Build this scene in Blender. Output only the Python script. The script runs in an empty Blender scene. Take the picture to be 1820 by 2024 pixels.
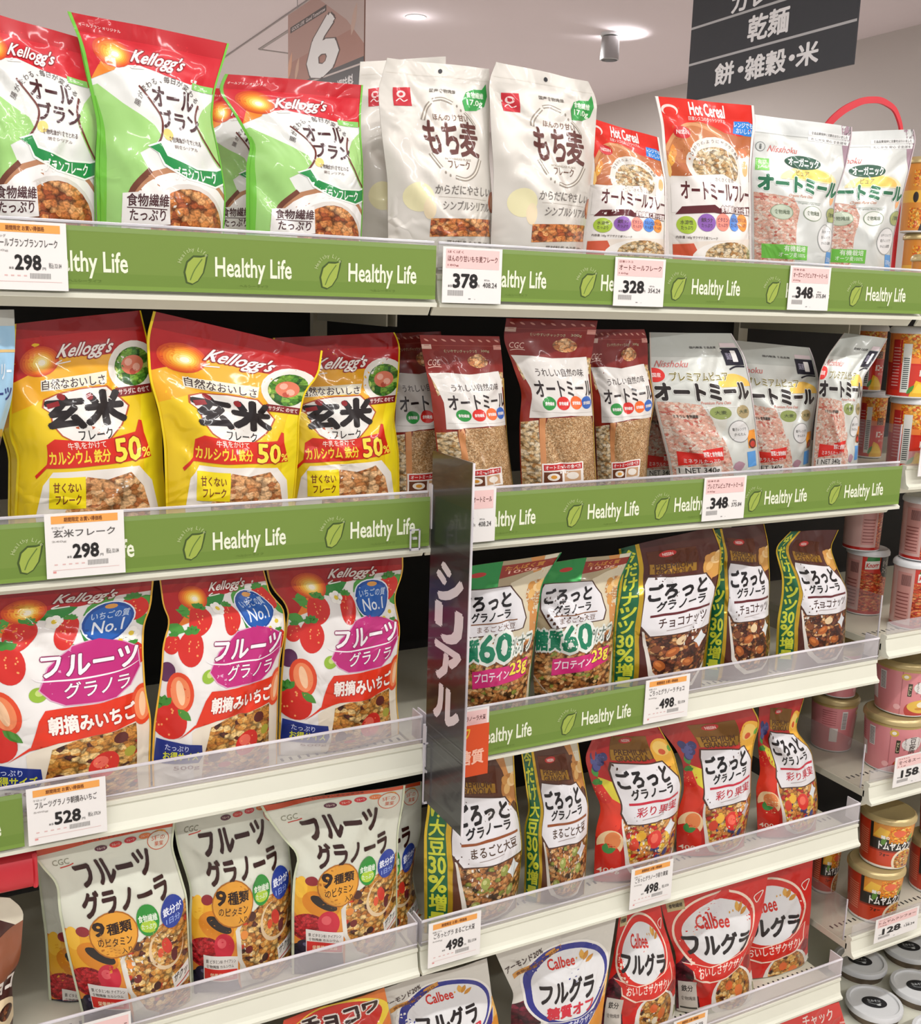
import bpy, math, random
import numpy as np
from mathutils import Matrix, Vector
from mathutils.geometry import tessellate_polygon

# ------------------------------------------------------------------ camera, world, lamps, exposure
SC = bpy.context.scene
COL = SC.collection
F, YAW, PITCH, ROLL = 2080.6, 0.4865, 0.2003, 0.031
CAM = np.array([-0.6087, -1.2352, 0.0121])
EXPOSURE = 0.0
TUBE_W = 14.0
WORLD = 0.62


def camera_axes():
    cy, sy, cp, sp = math.cos(YAW), math.sin(YAW), math.cos(PITCH), math.sin(PITCH)
    cr, sr = math.cos(ROLL), math.sin(ROLL)
    f = np.array([sy * cp, cy * cp, -sp])
    r = np.array([cy, -sy, 0.0])
    u = np.cross(r, f)
    return cr * r + sr * u, -sr * r + cr * u, f


CR, CU, CF = camera_axes()


def ray(x, y):
    return CF * F + CR * (x - 910) + CU * (1012 - y)


def at(x, y, axis, val):
    """the point where the sight line through a spot of the photo meets the plane axis = val"""
    d = ray(x, y)
    return CAM + d * ((val - CAM[axis]) / d[axis])


cam = bpy.data.cameras.new('camera')
cam.sensor_fit = 'HORIZONTAL'
cam.sensor_width = 36.0
cam.lens = F / 1820 * 36.0
cam.clip_start = 0.01
co = bpy.data.objects.new('camera', cam)
M = Matrix.Identity(4)
for i in range(3):
    M[i][0], M[i][1], M[i][2], M[i][3] = CR[i], CU[i], -CF[i], CAM[i]
co.matrix_world = M
COL.objects.link(co)
SC.camera = co

w = bpy.data.worlds.new('store air')
SC.world = w
w.use_nodes = True
w.node_tree.nodes['Background'].inputs[0].default_value = (1.0, 0.98, 0.985, 1)
w.node_tree.nodes['Background'].inputs[1].default_value = WORLD

SC.view_settings.view_transform = 'Standard'
SC.view_settings.look = 'None'
SC.view_settings.gamma = 1
SC.view_settings.use_curve_mapping = False
SC.view_settings.exposure = EXPOSURE
SC.cycles.max_bounces = 8
SC.cycles.transparent_max_bounces = 16
SC.cycles.use_denoising = True
SC.cycles.sample_clamp_indirect = 6


def area(name, loc, sx, sy, power, col=(1, 0.985, 0.975), rot=(0, 0, 0)):
    l = bpy.data.lights.new(name, 'AREA')
    l.shape = 'RECTANGLE'
    l.size, l.size_y = sx, sy
    l.energy = power
    l.color = col
    o = bpy.data.objects.new(name, l)
    o.location = loc
    o.rotation_euler = rot
    COL.objects.link(o)
    return o


# rows of ceiling tubes over the aisle the photo is taken from
for X in (-1.5, -0.2, 1.1, 2.4):
    area('ceiling_area_light', (X, -1.0, 1.17), 1.15, 0.06, TUBE_W)
for X in (-1.2, 0.6, 2.4):
    area('ceiling_area_light', (X, -2.3, 1.17), 1.15, 0.08, TUBE_W * 1.6)
for X, Y in ((-1.2, 3.4), (1.9, 3.4), (-1.2, 5.6), (1.9, 5.6), (0.3, 7.6)):  # added lamps behind the shelves; their floor bounce brightens ceiling and wall
    area('ceiling_area_light', (X, Y, 1.17), 1.15, 0.12, TUBE_W * 2.6)
area('ceiling_area_light', (-0.7, 1.5, 1.17), 1.15, 0.08, TUBE_W * 1.1)  # extra lamp added only to brighten the hanging aisle signs


# ------------------------------------------------------------------ colours and materials
def lin(h):
    h = h.lstrip('#')
    v = [int(h[i:i + 2], 16) / 255 for i in (0, 2, 4)]
    return [(c / 12.92 if c <= 0.04045 else ((c + 0.055) / 1.055) ** 2.4) for c in v] + [1.0]


MATS = {}


def new_mat(name):
    m = bpy.data.materials.new(name)
    m.use_nodes = True
    MATS[name] = m
    nt = m.node_tree
    return m, nt, nt.nodes['Principled BSDF']


def plain(name, col, rough=0.5, metal=0.0, spec=0.5, noise=0.0, scale=30, bump=0.0, emit=None):
    m, nt, b = new_mat(name)
    b.inputs['Roughness'].default_value = rough
    b.inputs['Metallic'].default_value = metal
    b.inputs['Specular IOR Level'].default_value = spec
    tc = nt.nodes.new('ShaderNodeTexCoord')
    n = nt.nodes.new('ShaderNodeTexNoise')
    n.inputs['Scale'].default_value = scale
    n.inputs['Detail'].default_value = 4
    nt.links.new(tc.outputs['Object'], n.inputs['Vector'])
    c = lin(col)
    r = nt.nodes.new('ShaderNodeValToRGB')
    r.color_ramp.elements[0].position = 0.3
    r.color_ramp.elements[1].position = 0.7
    r.color_ramp.elements[0].color = [x * (1 - noise) for x in c[:3]] + [1]
    r.color_ramp.elements[1].color = [min(1, x * (1 + noise * 0.5)) for x in c[:3]] + [1]
    nt.links.new(n.outputs['Fac'], r.inputs[0])
    nt.links.new(r.outputs[0], b.inputs['Base Color'])
    if bump:
        bp = nt.nodes.new('ShaderNodeBump')
        bp.inputs['Strength'].default_value = bump
        bp.inputs['Distance'].default_value = 0.002
        nt.links.new(n.outputs['Fac'], bp.inputs['Height'])
        nt.links.new(bp.outputs[0], b.inputs['Normal'])
    if emit:
        b.inputs['Emission Color'].default_value = c
        b.inputs['Emission Strength'].default_value = emit
    return m


def film_bump(nt, b, strength=0.5):
    """soft crinkles of plastic film, different on each pouch"""
    tc = nt.nodes.new('ShaderNodeTexCoord')
    oi = nt.nodes.new('ShaderNodeObjectInfo')
    mul = nt.nodes.new('ShaderNodeMath'); mul.operation = 'MULTIPLY'
    mul.inputs[1].default_value = 37.0
    nt.links.new(oi.outputs['Random'], mul.inputs[0])
    add = nt.nodes.new('ShaderNodeVectorMath'); add.operation = 'ADD'
    nt.links.new(tc.outputs['Object'], add.inputs[0])
    nt.links.new(mul.outputs[0], add.inputs[1])
    n = nt.nodes.new('ShaderNodeTexNoise')
    n.inputs['Scale'].default_value = 11
    n.inputs['Detail'].default_value = 2
    n.inputs['Distortion'].default_value = 1.2
    nt.links.new(add.outputs[0], n.inputs['Vector'])
    # warped cells give the sharp creases
    wrp = nt.nodes.new('ShaderNodeVectorMath'); wrp.operation = 'MULTIPLY_ADD'
    wrp.inputs[1].default_value = (0.09, 0.09, 0.09)
    nt.links.new(n.outputs['Color'], wrp.inputs[0])
    nt.links.new(add.outputs[0], wrp.inputs[2])
    v = nt.nodes.new('ShaderNodeTexVoronoi')
    v.feature = 'DISTANCE_TO_EDGE'
    v.inputs['Scale'].default_value = 15
    nt.links.new(wrp.outputs[0], v.inputs['Vector'])
    mr = nt.nodes.new('ShaderNodeMapRange')
    mr.interpolation_type = 'SMOOTHSTEP'
    mr.inputs['From Max'].default_value = 0.16
    mr.inputs['To Min'].default_value = 1.0
    mr.inputs['To Max'].default_value = 0.0
    nt.links.new(v.outputs['Distance'], mr.inputs['Value'])
    m1 = nt.nodes.new('ShaderNodeMath'); m1.operation = 'MULTIPLY'
    nt.links.new(mr.outputs[0], m1.inputs[0])
    gate = nt.nodes.new('ShaderNodeTexNoise')
    gate.inputs['Scale'].default_value = 6
    nt.links.new(add.outputs[0], gate.inputs['Vector'])
    g2 = nt.nodes.new('ShaderNodeMapRange')
    g2.inputs['From Min'].default_value = 0.5
    g2.inputs['From Max'].default_value = 0.75
    nt.links.new(gate.outputs['Fac'], g2.inputs['Value'])
    nt.links.new(g2.outputs[0], m1.inputs[1])
    s = nt.nodes.new('ShaderNodeMath'); s.operation = 'MULTIPLY_ADD'
    s.inputs[1].default_value = 0.45
    nt.links.new(m1.outputs[0], s.inputs[0])
    nt.links.new(n.outputs['Fac'], s.inputs[2])
    bp = nt.nodes.new('ShaderNodeBump')
    bp.inputs['Strength'].default_value = strength
    bp.inputs['Distance'].default_value = 0.012
    nt.links.new(s.outputs[0], bp.inputs['Height'])
    nt.links.new(bp.outputs[0], b.inputs['Normal'])
    if 'Coat Normal' in b.inputs:
        nt.links.new(bp.outputs[0], b.inputs['Coat Normal'])


def attr_mat(name, rough, metal=0.0, coat=0.0, bump=0.0, spec=0.5):
    m, nt, b = new_mat(name)
    a = nt.nodes.new('ShaderNodeAttribute')
    a.attribute_name = 'Col'
    nt.links.new(a.outputs['Color'], b.inputs['Base Color'])
    b.inputs['Roughness'].default_value = rough
    b.inputs['Metallic'].default_value = metal
    b.inputs['Specular IOR Level'].default_value = spec
    b.inputs['Coat Weight'].default_value = coat
    b.inputs['Coat Roughness'].default_value = 0.07
    if bump:
        film_bump(nt, b, bump)
    return m


attr_mat('film', 0.34, 0.0, 0.42, 0.45, 0.35)
attr_mat('foil', 0.24, 0.55, 0.4, 0.5)
attr_mat('satin', 0.42, 0.25, 0.25, 0.3)
attr_mat('card', 0.5, 0, 0.0, 0, 0.3)
attr_mat('gloss', 0.28, 0, 0.3, 0)


def food(name, scale, cols, dark=0.35, film=True, stretch=1.4, grain=0.5):
    """printed photograph of loose food: irregular coloured pieces with dark gaps between them"""
    m, nt, b = new_mat(name)
    uv = nt.nodes.new('ShaderNodeUVMap')
    uv.uv_map = 'UVMap'
    st = nt.nodes.new('ShaderNodeMapping')
    st.inputs['Rotation'].default_value = (0, 0, 0.6)
    st.inputs['Scale'].default_value = (1, stretch, 1)
    nt.links.new(uv.outputs[0], st.inputs['Vector'])
    n = nt.nodes.new('ShaderNodeTexNoise')
    n.inputs['Scale'].default_value = scale * 0.9
    n.inputs['Detail'].default_value = 3
    nt.links.new(uv.outputs[0], n.inputs['Vector'])
    wrp = nt.nodes.new('ShaderNodeVectorMath'); wrp.operation = 'MULTIPLY_ADD'
    k = 1.25 / scale
    wrp.inputs[1].default_value = (k, k, k)
    nt.links.new(n.outputs['Color'], wrp.inputs[0])
    nt.links.new(st.outputs[0], wrp.inputs[2])
    v = nt.nodes.new('ShaderNodeTexVoronoi')
    v.inputs['Scale'].default_value = scale
    nt.links.new(wrp.outputs[0], v.inputs['Vector'])
    sep = nt.nodes.new('ShaderNodeSeparateColor')
    nt.links.new(v.outputs['Color'], sep.inputs[0])
    r = nt.nodes.new('ShaderNodeValToRGB')
    r.color_ramp.interpolation = 'CONSTANT'
    els = r.color_ramp.elements
    tot = sum(c[1] for c in cols)
    acc = 0
    for i, (c, wt) in enumerate(cols):
        e = els[0] if i == 0 else (els[1] if i == 1 else els.new(min(0.999, acc)))
        e.position = min(0.999, acc)
        e.color = lin(c)
        acc += wt / tot
    nt.links.new(sep.outputs[0], r.inputs[0])
    mr = nt.nodes.new('ShaderNodeMapRange')
    mr.interpolation_type = 'SMOOTHSTEP'
    mr.inputs['From Min'].default_value = 0.38
    mr.inputs['From Max'].default_value = 0.80
    mr.inputs['To Min'].default_value = 1.0
    mr.inputs['To Max'].default_value = dark
    nt.links.new(v.outputs['Distance'], mr.inputs['Value'])
    n2 = nt.nodes.new('ShaderNodeTexNoise')
    n2.inputs['Scale'].default_value = scale * 3.2
    n2.inputs['Detail'].default_value = 3
    nt.links.new(wrp.outputs[0], n2.inputs['Vector'])
    g = nt.nodes.new('ShaderNodeMapRange')
    g.inputs['From Min'].default_value = 0.3
    g.inputs['From Max'].default_value = 0.7
    g.inputs['To Min'].default_value = 1 - grain
    g.inputs['To Max'].default_value = 1 + grain * 0.6
    nt.links.new(n2.outputs['Fac'], g.inputs['Value'])
    mm = nt.nodes.new('ShaderNodeMath'); mm.operation = 'MULTIPLY'
    nt.links.new(mr.outputs[0], mm.inputs[0])
    nt.links.new(g.outputs[0], mm.inputs[1])
    mx = nt.nodes.new('ShaderNodeVectorMath'); mx.operation = 'SCALE'
    nt.links.new(r.outputs[0], mx.inputs[0])
    nt.links.new(mm.outputs[0], mx.inputs['Scale'])
    nt.links.new(mx.outputs[0], b.inputs['Base Color'])
    b.inputs['Roughness'].default_value = 0.34
    b.inputs['Coat Weight'].default_value = 0.4
    b.inputs['Specular IOR Level'].default_value = 0.35
    b.inputs['Coat Roughness'].default_value = 0.08
    if film:
        film_bump(nt, b, 0.45)
    return m


food('p_granola', 21, [('#c98a3a', 4), ('#e0b060', 4), ('#b5702c', 3), ('#ecc985', 3), ('#c23a20', 1), ('#5a2a1e', 1)])
food('p_bran', 17, [('#c4743a', 4), ('#a8542a', 4), ('#d98f50', 3), ('#e3a468', 2)], 0.3)
food('p_tan', 17, [('#d9a06a', 4), ('#c98650', 4), ('#e9bd8c', 4), ('#b06c3e', 2)], 0.4)
food('p_oatfine', 60, [('#b58a5c', 4), ('#c9a273', 4), ('#a27848', 3), ('#dcbc90', 3)], 0.55)
food('p_oatflake', 20, [('#e0c79c', 4), ('#cfae7c', 4), ('#eddcbc', 3), ('#b98a54', 2)], 0.35)
food('p_pinkoat', 34, [('#d9a996', 4), ('#d0a08c', 3), ('#dccabb', 4), ('#c06a5c', 1)], 0.8, grain=.35)
food('p_choc', 20, [('#4a2216', 6), ('#6a3420', 4), ('#b0713e', 3), ('#d9a870', 2), ('#8a4a2a', 3)], 0.3)
food('p_soy', 19, [('#b5753e', 4), ('#d09a5c', 4), ('#8a5028', 3), ('#8f9440', 1), ('#4a3018', 1), ('#e0b47c', 2)], 0.3)
food('p_fruit', 18, [('#c9803a', 4), ('#dc9c50', 4), ('#c22c22', 2.2), ('#e8bc3c', 2), ('#3c4080', .6), ('#ecc88c', 2)], 0.35)
food('p_noodle', 14, [('#d0502a', 4), ('#e07a40', 4), ('#b02c1c', 3), ('#eba060', 2)], 0.45, stretch=2.5)
food('p_salad', 16, [('#4c8a2a', 4), ('#7aac3c', 3), ('#2f6a24', 3), ('#b8cf6a', 1)], 0.35)
food('p_soup', 18, [('#f0902a', 4), ('#ffb63a', 4), ('#e0641c', 3), ('#f6d070', 2)], 0.6)
food('p_grape', 12, [('#5c1424', 4), ('#7a1c34', 4), ('#3e0c1c', 2)], 0.3)
food('p_blueb', 12, [('#201a30', 4), ('#34304a', 3), ('#14101c', 2)], 0.3)
food('p_rasp', 30, [('#b81c24', 4), ('#d2333a', 4), ('#8a0f18', 2)], 0.5)

plain('shelf_white', '#dcdccb', 0.42, noise=0.04, scale=8)
plain('shelf_deck', '#cfcbb8', 0.5, noise=0.05, scale=8)
plain('hole_dark', '#2a2826', 0.7)
plain('back_dark', '#1c1a1a', 0.7, noise=0.3, scale=6)
plain('sign_dark', '#3c3e40', 0.35, noise=0.05)
plain('ceiling_paint', '#dcd0d3', 0.9, noise=0.015, scale=2)
plain('wall_paint', '#c6bfba', 0.9, noise=0.03, scale=2)
plain('floor_tile', '#dcd6cc', 0.35, noise=0.05, scale=3)
plain('trim_dark', '#a39a99', 0.7)
plain('metal_grey', '#a8a8a8', 0.35, 0.8)
plain('lamp_face', '#ffffff', 0.5, emit=30)
plain('red_plastic', '#d8303c', 0.4, noise=0.04)
plain('gold_lid', '#c4b07c', 0.3, 0.35, noise=0.05)
plain('lid_frost', '#dfe1e2', 0.3, noise=0.03)
plain('dark_bowl', '#3a2c22', 0.4, noise=0.2, scale=20)


def clear_mat(name, tint='#ffffff', alpha=0.1, rough=0.06):
    m, nt, b = new_mat(name)
    nt.nodes.remove(b)
    out = nt.nodes['Material Output']
    tr = nt.nodes.new('ShaderNodeBsdfTransparent')
    tr.inputs[0].default_value = lin(tint)
    gl = nt.nodes.new('ShaderNodeBsdfGlossy')
    gl.inputs['Roughness'].default_value = rough
    df = nt.nodes.new('ShaderNodeBsdfDiffuse')
    df.inputs[0].default_value = lin('#e6e2e6')
    lw = nt.nodes.new('ShaderNodeLayerWeight')
    lw.inputs[0].default_value = 0.5
    pw = nt.nodes.new('ShaderNodeMath'); pw.operation = 'POWER'; pw.inputs[1].default_value = 4.5
    nt.links.new(lw.outputs['Facing'], pw.inputs[0])
    fr = nt.nodes.new('ShaderNodeMath'); fr.operation = 'MULTIPLY_ADD'
    fr.inputs[1].default_value = 0.8; fr.inputs[2].default_value = 0.04
    nt.links.new(pw.outputs[0], fr.inputs[0])
    n = nt.nodes.new('ShaderNodeTexNoise')
    tc = nt.nodes.new('ShaderNodeTexCoord')
    n.inputs['Scale'].default_value = 7
    nt.links.new(tc.outputs['Object'], n.inputs['Vector'])
    mm = nt.nodes.new('ShaderNodeMath'); mm.operation = 'MULTIPLY'
    mm.inputs[1].default_value = alpha * 2
    nt.links.new(n.outputs['Fac'], mm.inputs[0])
    m1 = nt.nodes.new('ShaderNodeMixShader')
    nt.links.new(mm.outputs[0], m1.inputs[0])
    nt.links.new(tr.outputs[0], m1.inputs[1])
    nt.links.new(df.outputs[0], m1.inputs[2])
    m2 = nt.nodes.new('ShaderNodeMixShader')
    nt.links.new(fr.outputs[0], m2.inputs[0])
    nt.links.new(m1.outputs[0], m2.inputs[1])
    nt.links.new(gl.outputs[0], m2.inputs[2])
    nt.links.new(m2.outputs[0], out.inputs[0])
    return m


clear_mat('acrylic', '#f6f6f4', 0.2)
clear_mat('acrylic_edge', '#dcdce6', 0.75, 0.2)
clear_mat('acrylic_panel', '#f2f0ee', 0.07)

# ------------------------------------------------------------------ object helpers


def tag(o, label=None, cat=None, group=None, kind=None):
    for k, v in (('label', label), ('category', cat), ('group', group), ('kind', kind)):
        if v:
            o[k] = v
    return o


def empty(name, loc):
    o = bpy.data.objects.new(name, None)
    o.empty_display_size = 0.02
    o.location = [float(c) for c in loc]
    COL.objects.link(o)
    return o


def copy_tree(o, parent=None):
    c = o.copy()
    COL.objects.link(c)
    if parent:
        c.parent = parent
    for ch in list(o.children):
        copy_tree(ch, c)
    return c


class MB:
    """collects quads and boxes, links them as one mesh object"""

    def __init__(s):
        s.v, s.f, s.m = [], [], []

    def poly(s, pts, mi=0):
        n = len(s.v)
        s.v += [tuple(map(float, p)) for p in pts]
        s.f.append(list(range(n, n + len(pts))))
        s.m.append(mi)

    def box(s, x0, x1, y0, y1, z0, z1, mi=0):
        n = len(s.v)
        s.v += [(x0, y0, z0), (x1, y0, z0), (x1, y1, z0), (x0, y1, z0), (x0, y0, z1), (x1, y0, z1), (x1, y1, z1), (x0, y1, z1)]
        for q in ((0, 3, 2, 1), (4, 5, 6, 7), (0, 1, 5, 4), (1, 2, 6, 5), (2, 3, 7, 6), (3, 0, 4, 7)):
            s.f.append([n + i for i in q]); s.m.append(mi)
        return s

    def extrude_x(s, prof, x0, x1, mi=0):
        """closed (y, z) outline swept along x"""
        n = len(s.v); k = len(prof)
        for x in (x0, x1):
            s.v += [(x, y, z) for y, z in prof]
        for i in range(k):
            j = (i + 1) % k
            s.f.append([n + i, n + j, n + k + j, n + k + i]); s.m.append(mi)
        s.f.append([n + i for i in range(k)][::-1]); s.m.append(mi)
        s.f.append([n + k + i for i in range(k)]); s.m.append(mi)
        return s

    def lathe(s, prof, cx=0, cy=0, n=40, mi=0):
        """(r, z) outline turned about a vertical axis"""
        b = len(s.v)
        for r, z in prof:
            for i in range(n):
                a = 2 * math.pi * i / n
                s.v.append((cx + r * math.cos(a), cy + r * math.sin(a), z))
        for k in range(len(prof) - 1):
            for i in range(n):
                j = (i + 1) % n
                s.f.append([b + k * n + i, b + k * n + j, b + (k + 1) * n + j, b + (k + 1) * n + i]); s.m.append(mi)
        return s

    def build(s, name, mats, parent=None, loc=None, smooth=False, bevel=0):
        me = bpy.data.meshes.new(name)
        me.from_pydata(s.v, [], s.f)
        me.update()
        if not isinstance(mats, (list, tuple)):
            mats = [mats]
        for m in mats:
            me.materials.append(MATS[m])
        me.polygons.foreach_set('material_index', s.m)
        if smooth:
            me.polygons.foreach_set('use_smooth', [True] * len(s.f))
            me.set_sharp_from_angle(angle=0.6)
        import bmesh
        bm = bmesh.new(); bm.from_mesh(me)
        bmesh.ops.recalc_face_normals(bm, faces=bm.faces)
        bm.to_mesh(me); bm.free()
        o = bpy.data.objects.new(name, me)
        COL.objects.link(o)
        if parent:
            o.parent = parent
        if loc is not None:
            o.location = [float(c) for c in loc]
        if bevel:
            b = o.modifiers.new('bevel', 'BEVEL')
            b.width = bevel; b.segments = 2; b.limit_method = 'ANGLE'
        return o


def fast_mesh(name, V, T, mi, mats, UV=None, C=None, N=None, parent=None, loc=None):
    me = bpy.data.meshes.new(name)
    T, mi = np.asarray(T), np.asarray(mi)
    good = (T[:, 0] != T[:, 1]) & (T[:, 1] != T[:, 2]) & (T[:, 0] != T[:, 2])
    T, mi = T[good], mi[good]
    # the same three corners may be used by one face only
    _, first = np.unique(np.sort(T, axis=1), axis=0, return_index=True)
    first.sort()
    T, mi = T[first], mi[first]
    n, k = len(V), len(T)
    me.vertices.add(n)
    me.vertices.foreach_set('co', np.asarray(V, np.float32).ravel())
    me.loops.add(3 * k)
    me.loops.foreach_set('vertex_index', np.asarray(T, np.int32).ravel())
    me.polygons.add(k)
    me.polygons.foreach_set('loop_start', np.arange(0, 3 * k, 3, dtype=np.int32))
    used = sorted(set(np.asarray(mi).tolist()))
    remap = {m: i for i, m in enumerate(used)}
    me.polygons.foreach_set('material_index', np.array([remap[m] for m in np.asarray(mi).tolist()], np.int32))
    for m in used:
        me.materials.append(MATS[mats[m]])
    if UV is not None:
        l = me.uv_layers.new(name='UVMap')
        l.data.foreach_set('uv', np.asarray(UV, np.float32)[np.asarray(T).ravel()].ravel())
    if C is not None:
        a = me.attributes.new('Col', 'FLOAT_COLOR', 'POINT')
        a.data.foreach_set('color', np.asarray(C, np.float32).ravel())
    me.update(calc_edges=True)
    me.polygons.foreach_set('use_smooth', np.ones(k, dtype=bool))
    if N is not None:
        N = np.nan_to_num(np.asarray(N, float)); N[np.linalg.norm(N, axis=1) < 1e-6] = (0, -1, 0)
        me.normals_split_custom_set_from_vertices(np.asarray(N, np.float32))
    o = bpy.data.objects.new(name, me)
    COL.objects.link(o)
    if parent:
        o.parent = parent
    if loc is not None:
        o.location = [float(c) for c in loc]
    return o


# ------------------------------------------------------------------ flat printed artwork
_tc = bpy.data.curves.new('lettering', 'FONT')
_tc.dimensions = '2D'
_tc.resolution_u = 2
_to = bpy.data.objects.new('lettering', _tc)
_cache = {}


def glyphs(s, bold=0.0):
    """triangles of a line of lettering; heavier strokes are the same shape pressed several times"""
    if bold > 0.018:
        v, t = glyphs(s)
        if not len(v):
            return v, t
        nd = 8 if bold > 0.05 else 6
        offs = [(bold * math.cos(a), bold * math.sin(a)) for a in [2 * math.pi * i / nd for i in range(nd)]]
        if bold > .07:
            offs += [(x * .5, y * .5) for x, y in offs[::2]]
        return np.concatenate([v + o for o in offs]), np.concatenate([t + i * len(v) for i in range(len(offs))])
    k = (s, bold)
    if k not in _cache:
        _tc.body = s
        _tc.offset = bold
        me = _to.to_mesh()
        me.calc_loop_triangles()
        v = np.zeros(len(me.vertices) * 3, np.float32)
        me.vertices.foreach_get('co', v)
        t = np.zeros(len(me.loop_triangles) * 3, np.int32)
        me.loop_triangles.foreach_get('vertices', t)
        _cache[k] = (v.reshape(-1, 3)[:, :2].astype(float), t.reshape(-1, 3))
        _to.to_mesh_clear()
    return _cache[k]


MATLIST = ['film', 'foil', 'satin', 'card', 'gloss'] + [m for m in MATS if m.startswith('p_')]
MID = {m: i for i, m in enumerate(MATLIST)}


class Art:
    """print laid out on a sheet: x 0..100 across, y 0..100 up; z is the ink layer"""

    def __init__(s, asp=1.4, mat='film'):
        s.asp, s.mat = asp, mat
        s.L = []
        s._built = {}

    def _add(s, T, z, col, mat):
        T = np.asarray(T, float)
        if len(T):
            z = np.broadcast_to(np.asarray(z, float), (len(T),))
            s.L.append((T, z, np.array(lin(col)), MID[mat or s.mat]))

    def poly(s, z, pts, col='#ffffff', mat=None):
        pts = [(float(a), float(b)) for a, b in pts]
        tr = tessellate_polygon([[Vector((a, b, 0)) for a, b in pts]])
        P = np.array(pts)
        s._add([[P[i] for i in t] for t in tr], z, col, mat)

    def rect(s, z, x0, x1, y0, y1, col='#ffffff', mat=None, slope=0):
        s.poly(z, [(x0, y0), (x1, y0 + slope), (x1, y1 + slope), (x0, y1)], col, mat)

    def ell(s, z, cx, cy, rx, ry, col='#ffffff', mat=None, rot=0, n=24, a0=0, a1=360, power=2):
        pts = []
        for i in range(n):
            a = math.radians(a0 + (a1 - a0) * i / (n - (0 if a1 - a0 >= 360 else 1)))
            c, q = math.cos(a), math.sin(a)
            if power != 2:
                c = math.copysign(abs(c) ** (2 / power), c); q = math.copysign(abs(q) ** (2 / power), q)
            x, y = rx * c, ry * s.asp * q
            t = math.radians(rot)
            x, y = x * math.cos(t) - y * math.sin(t), x * math.sin(t) + y * math.cos(t)
            pts.append((cx + x, cy + y / s.asp))
        s.poly(z, pts, col, mat)

    def stroke(s, z, pts, w, col, mat=None, taper=False, closed=False):
        P = np.array(pts, float) * [1, s.asp]
        # catmull-rom through the points
        Q = []
        n = len(P)
        rng = range(n if closed else n - 1)
        for i in rng:
            p0 = P[(i - 1) % n] if closed or i > 0 else P[i]
            p1, p2 = P[i], P[(i + 1) % n]
            p3 = P[(i + 2) % n] if closed or i + 2 < n else p2
            for t in np.linspace(0, 1, 6, endpoint=False):
                Q.append(0.5 * ((2 * p1) + (p2 - p0) * t + (2 * p0 - 5 * p1 + 4 * p2 - p3) * t * t + (3 * p1 - p0 - 3 * p2 + p3) * t ** 3))
        Q.append(P[0] if closed else P[-1])
        Q = np.array(Q)
        d = np.gradient(Q, axis=0)
        d /= np.linalg.norm(d, axis=1, keepdims=True) + 1e-9
        nrm = np.stack([-d[:, 1], d[:, 0]], 1)
        hw = np.full(len(Q), w / 2.0)
        if taper:
            hw *= np.sin(np.linspace(0.15, math.pi - 0.15, len(Q)))
        A, B = (Q + nrm * hw[:, None]) / [1, s.asp], (Q - nrm * hw[:, None]) / [1, s.asp]
        T = []
        for i in range(len(Q) - 1):
            T += [[A[i], B[i], B[i + 1]], [A[i], B[i + 1], A[i + 1]]]
        s._add(T, z, col, mat)

    def T(s, z, txt, x0, x1, y0, y1, col, b=0.015, out=None, ow=0.05, shear=0.0, slope=0.0, mat=None, out2=None, ow2=0.1):
        v0, _ = glyphs(txt, 0.0)
        lo, hi = v0.min(0), v0.max(0)
        for dz, bb, cc in ((-0.7, ow2, out2), (-0.35, ow, out), (0, b, col)):
            if cc is None:
                continue
            v, t = glyphs(txt, bb)
            q = (v - lo) / (hi - lo + 1e-9)
            x = x0 + (x1 - x0) * q[:, 0] + shear * (q[:, 1] - 0.5) * (y1 - y0) * s.asp
            y = y0 + (y1 - y0) * q[:, 1] + slope * q[:, 0]
            P = np.stack([x, y], 1)
            # every further pressing sits a hair higher, so no two surfaces coincide
            nt0 = max(1, len(glyphs(txt)[1]))
            lift = (np.arange(len(t)) // nt0) * (0.28 / max(1, len(t) // nt0)) if bb > 0.018 else 0.0
            s._add(P[t], z + dz + lift, cc, mat)

    def Tv(s, z, chars, x0, x1, y0, y1, col, b=0.02, gap=0.12, hs=None, **k):
        """upright characters stacked downward from y1 to y0"""
        hs = hs or [1] * len(chars)
        tot = sum(hs)
        y = y1
        for c, h in zip(chars, hs):
            dy = (y1 - y0) * h / tot
            s.T(z, c, x0, x1, y - dy * (1 - gap / 2), y - dy * gap / 2, col, b, **k)
            y -= dy

    def Tarc(s, z, txt, cx, cy, rx, a0, a1, size, col, b=0.0, ry=None, mat=None, inv=False):
        """characters set along an arc, angles from the x axis in degrees"""
        ry = ry or rx
        n = len(txt)
        for i, c in enumerate(txt):
            if c == ' ':
                continue
            a = math.radians(a0 + (a1 - a0) * (i + 0.5) / n)
            v, t = glyphs(c, b)
            ctr = (v.max(0) + v.min(0)) / 2
            q = (v - [ctr[0], 0.35]) * size
            RY = ry * s.asp
            px, py = math.cos(a) * rx, math.sin(a) * RY
            th = math.atan2(py / (RY * RY), px / (rx * rx)) - math.pi / 2 + (math.pi if inv else 0)
            R_ = np.array([[math.cos(th), math.sin(th)], [-math.sin(th), math.cos(th)]])
            q = q @ R_ + [px, py]
            P = np.stack([cx + q[:, 0], cy + q[:, 1] / s.asp], 1)
            s._add(P[t], z, col, mat)

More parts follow.
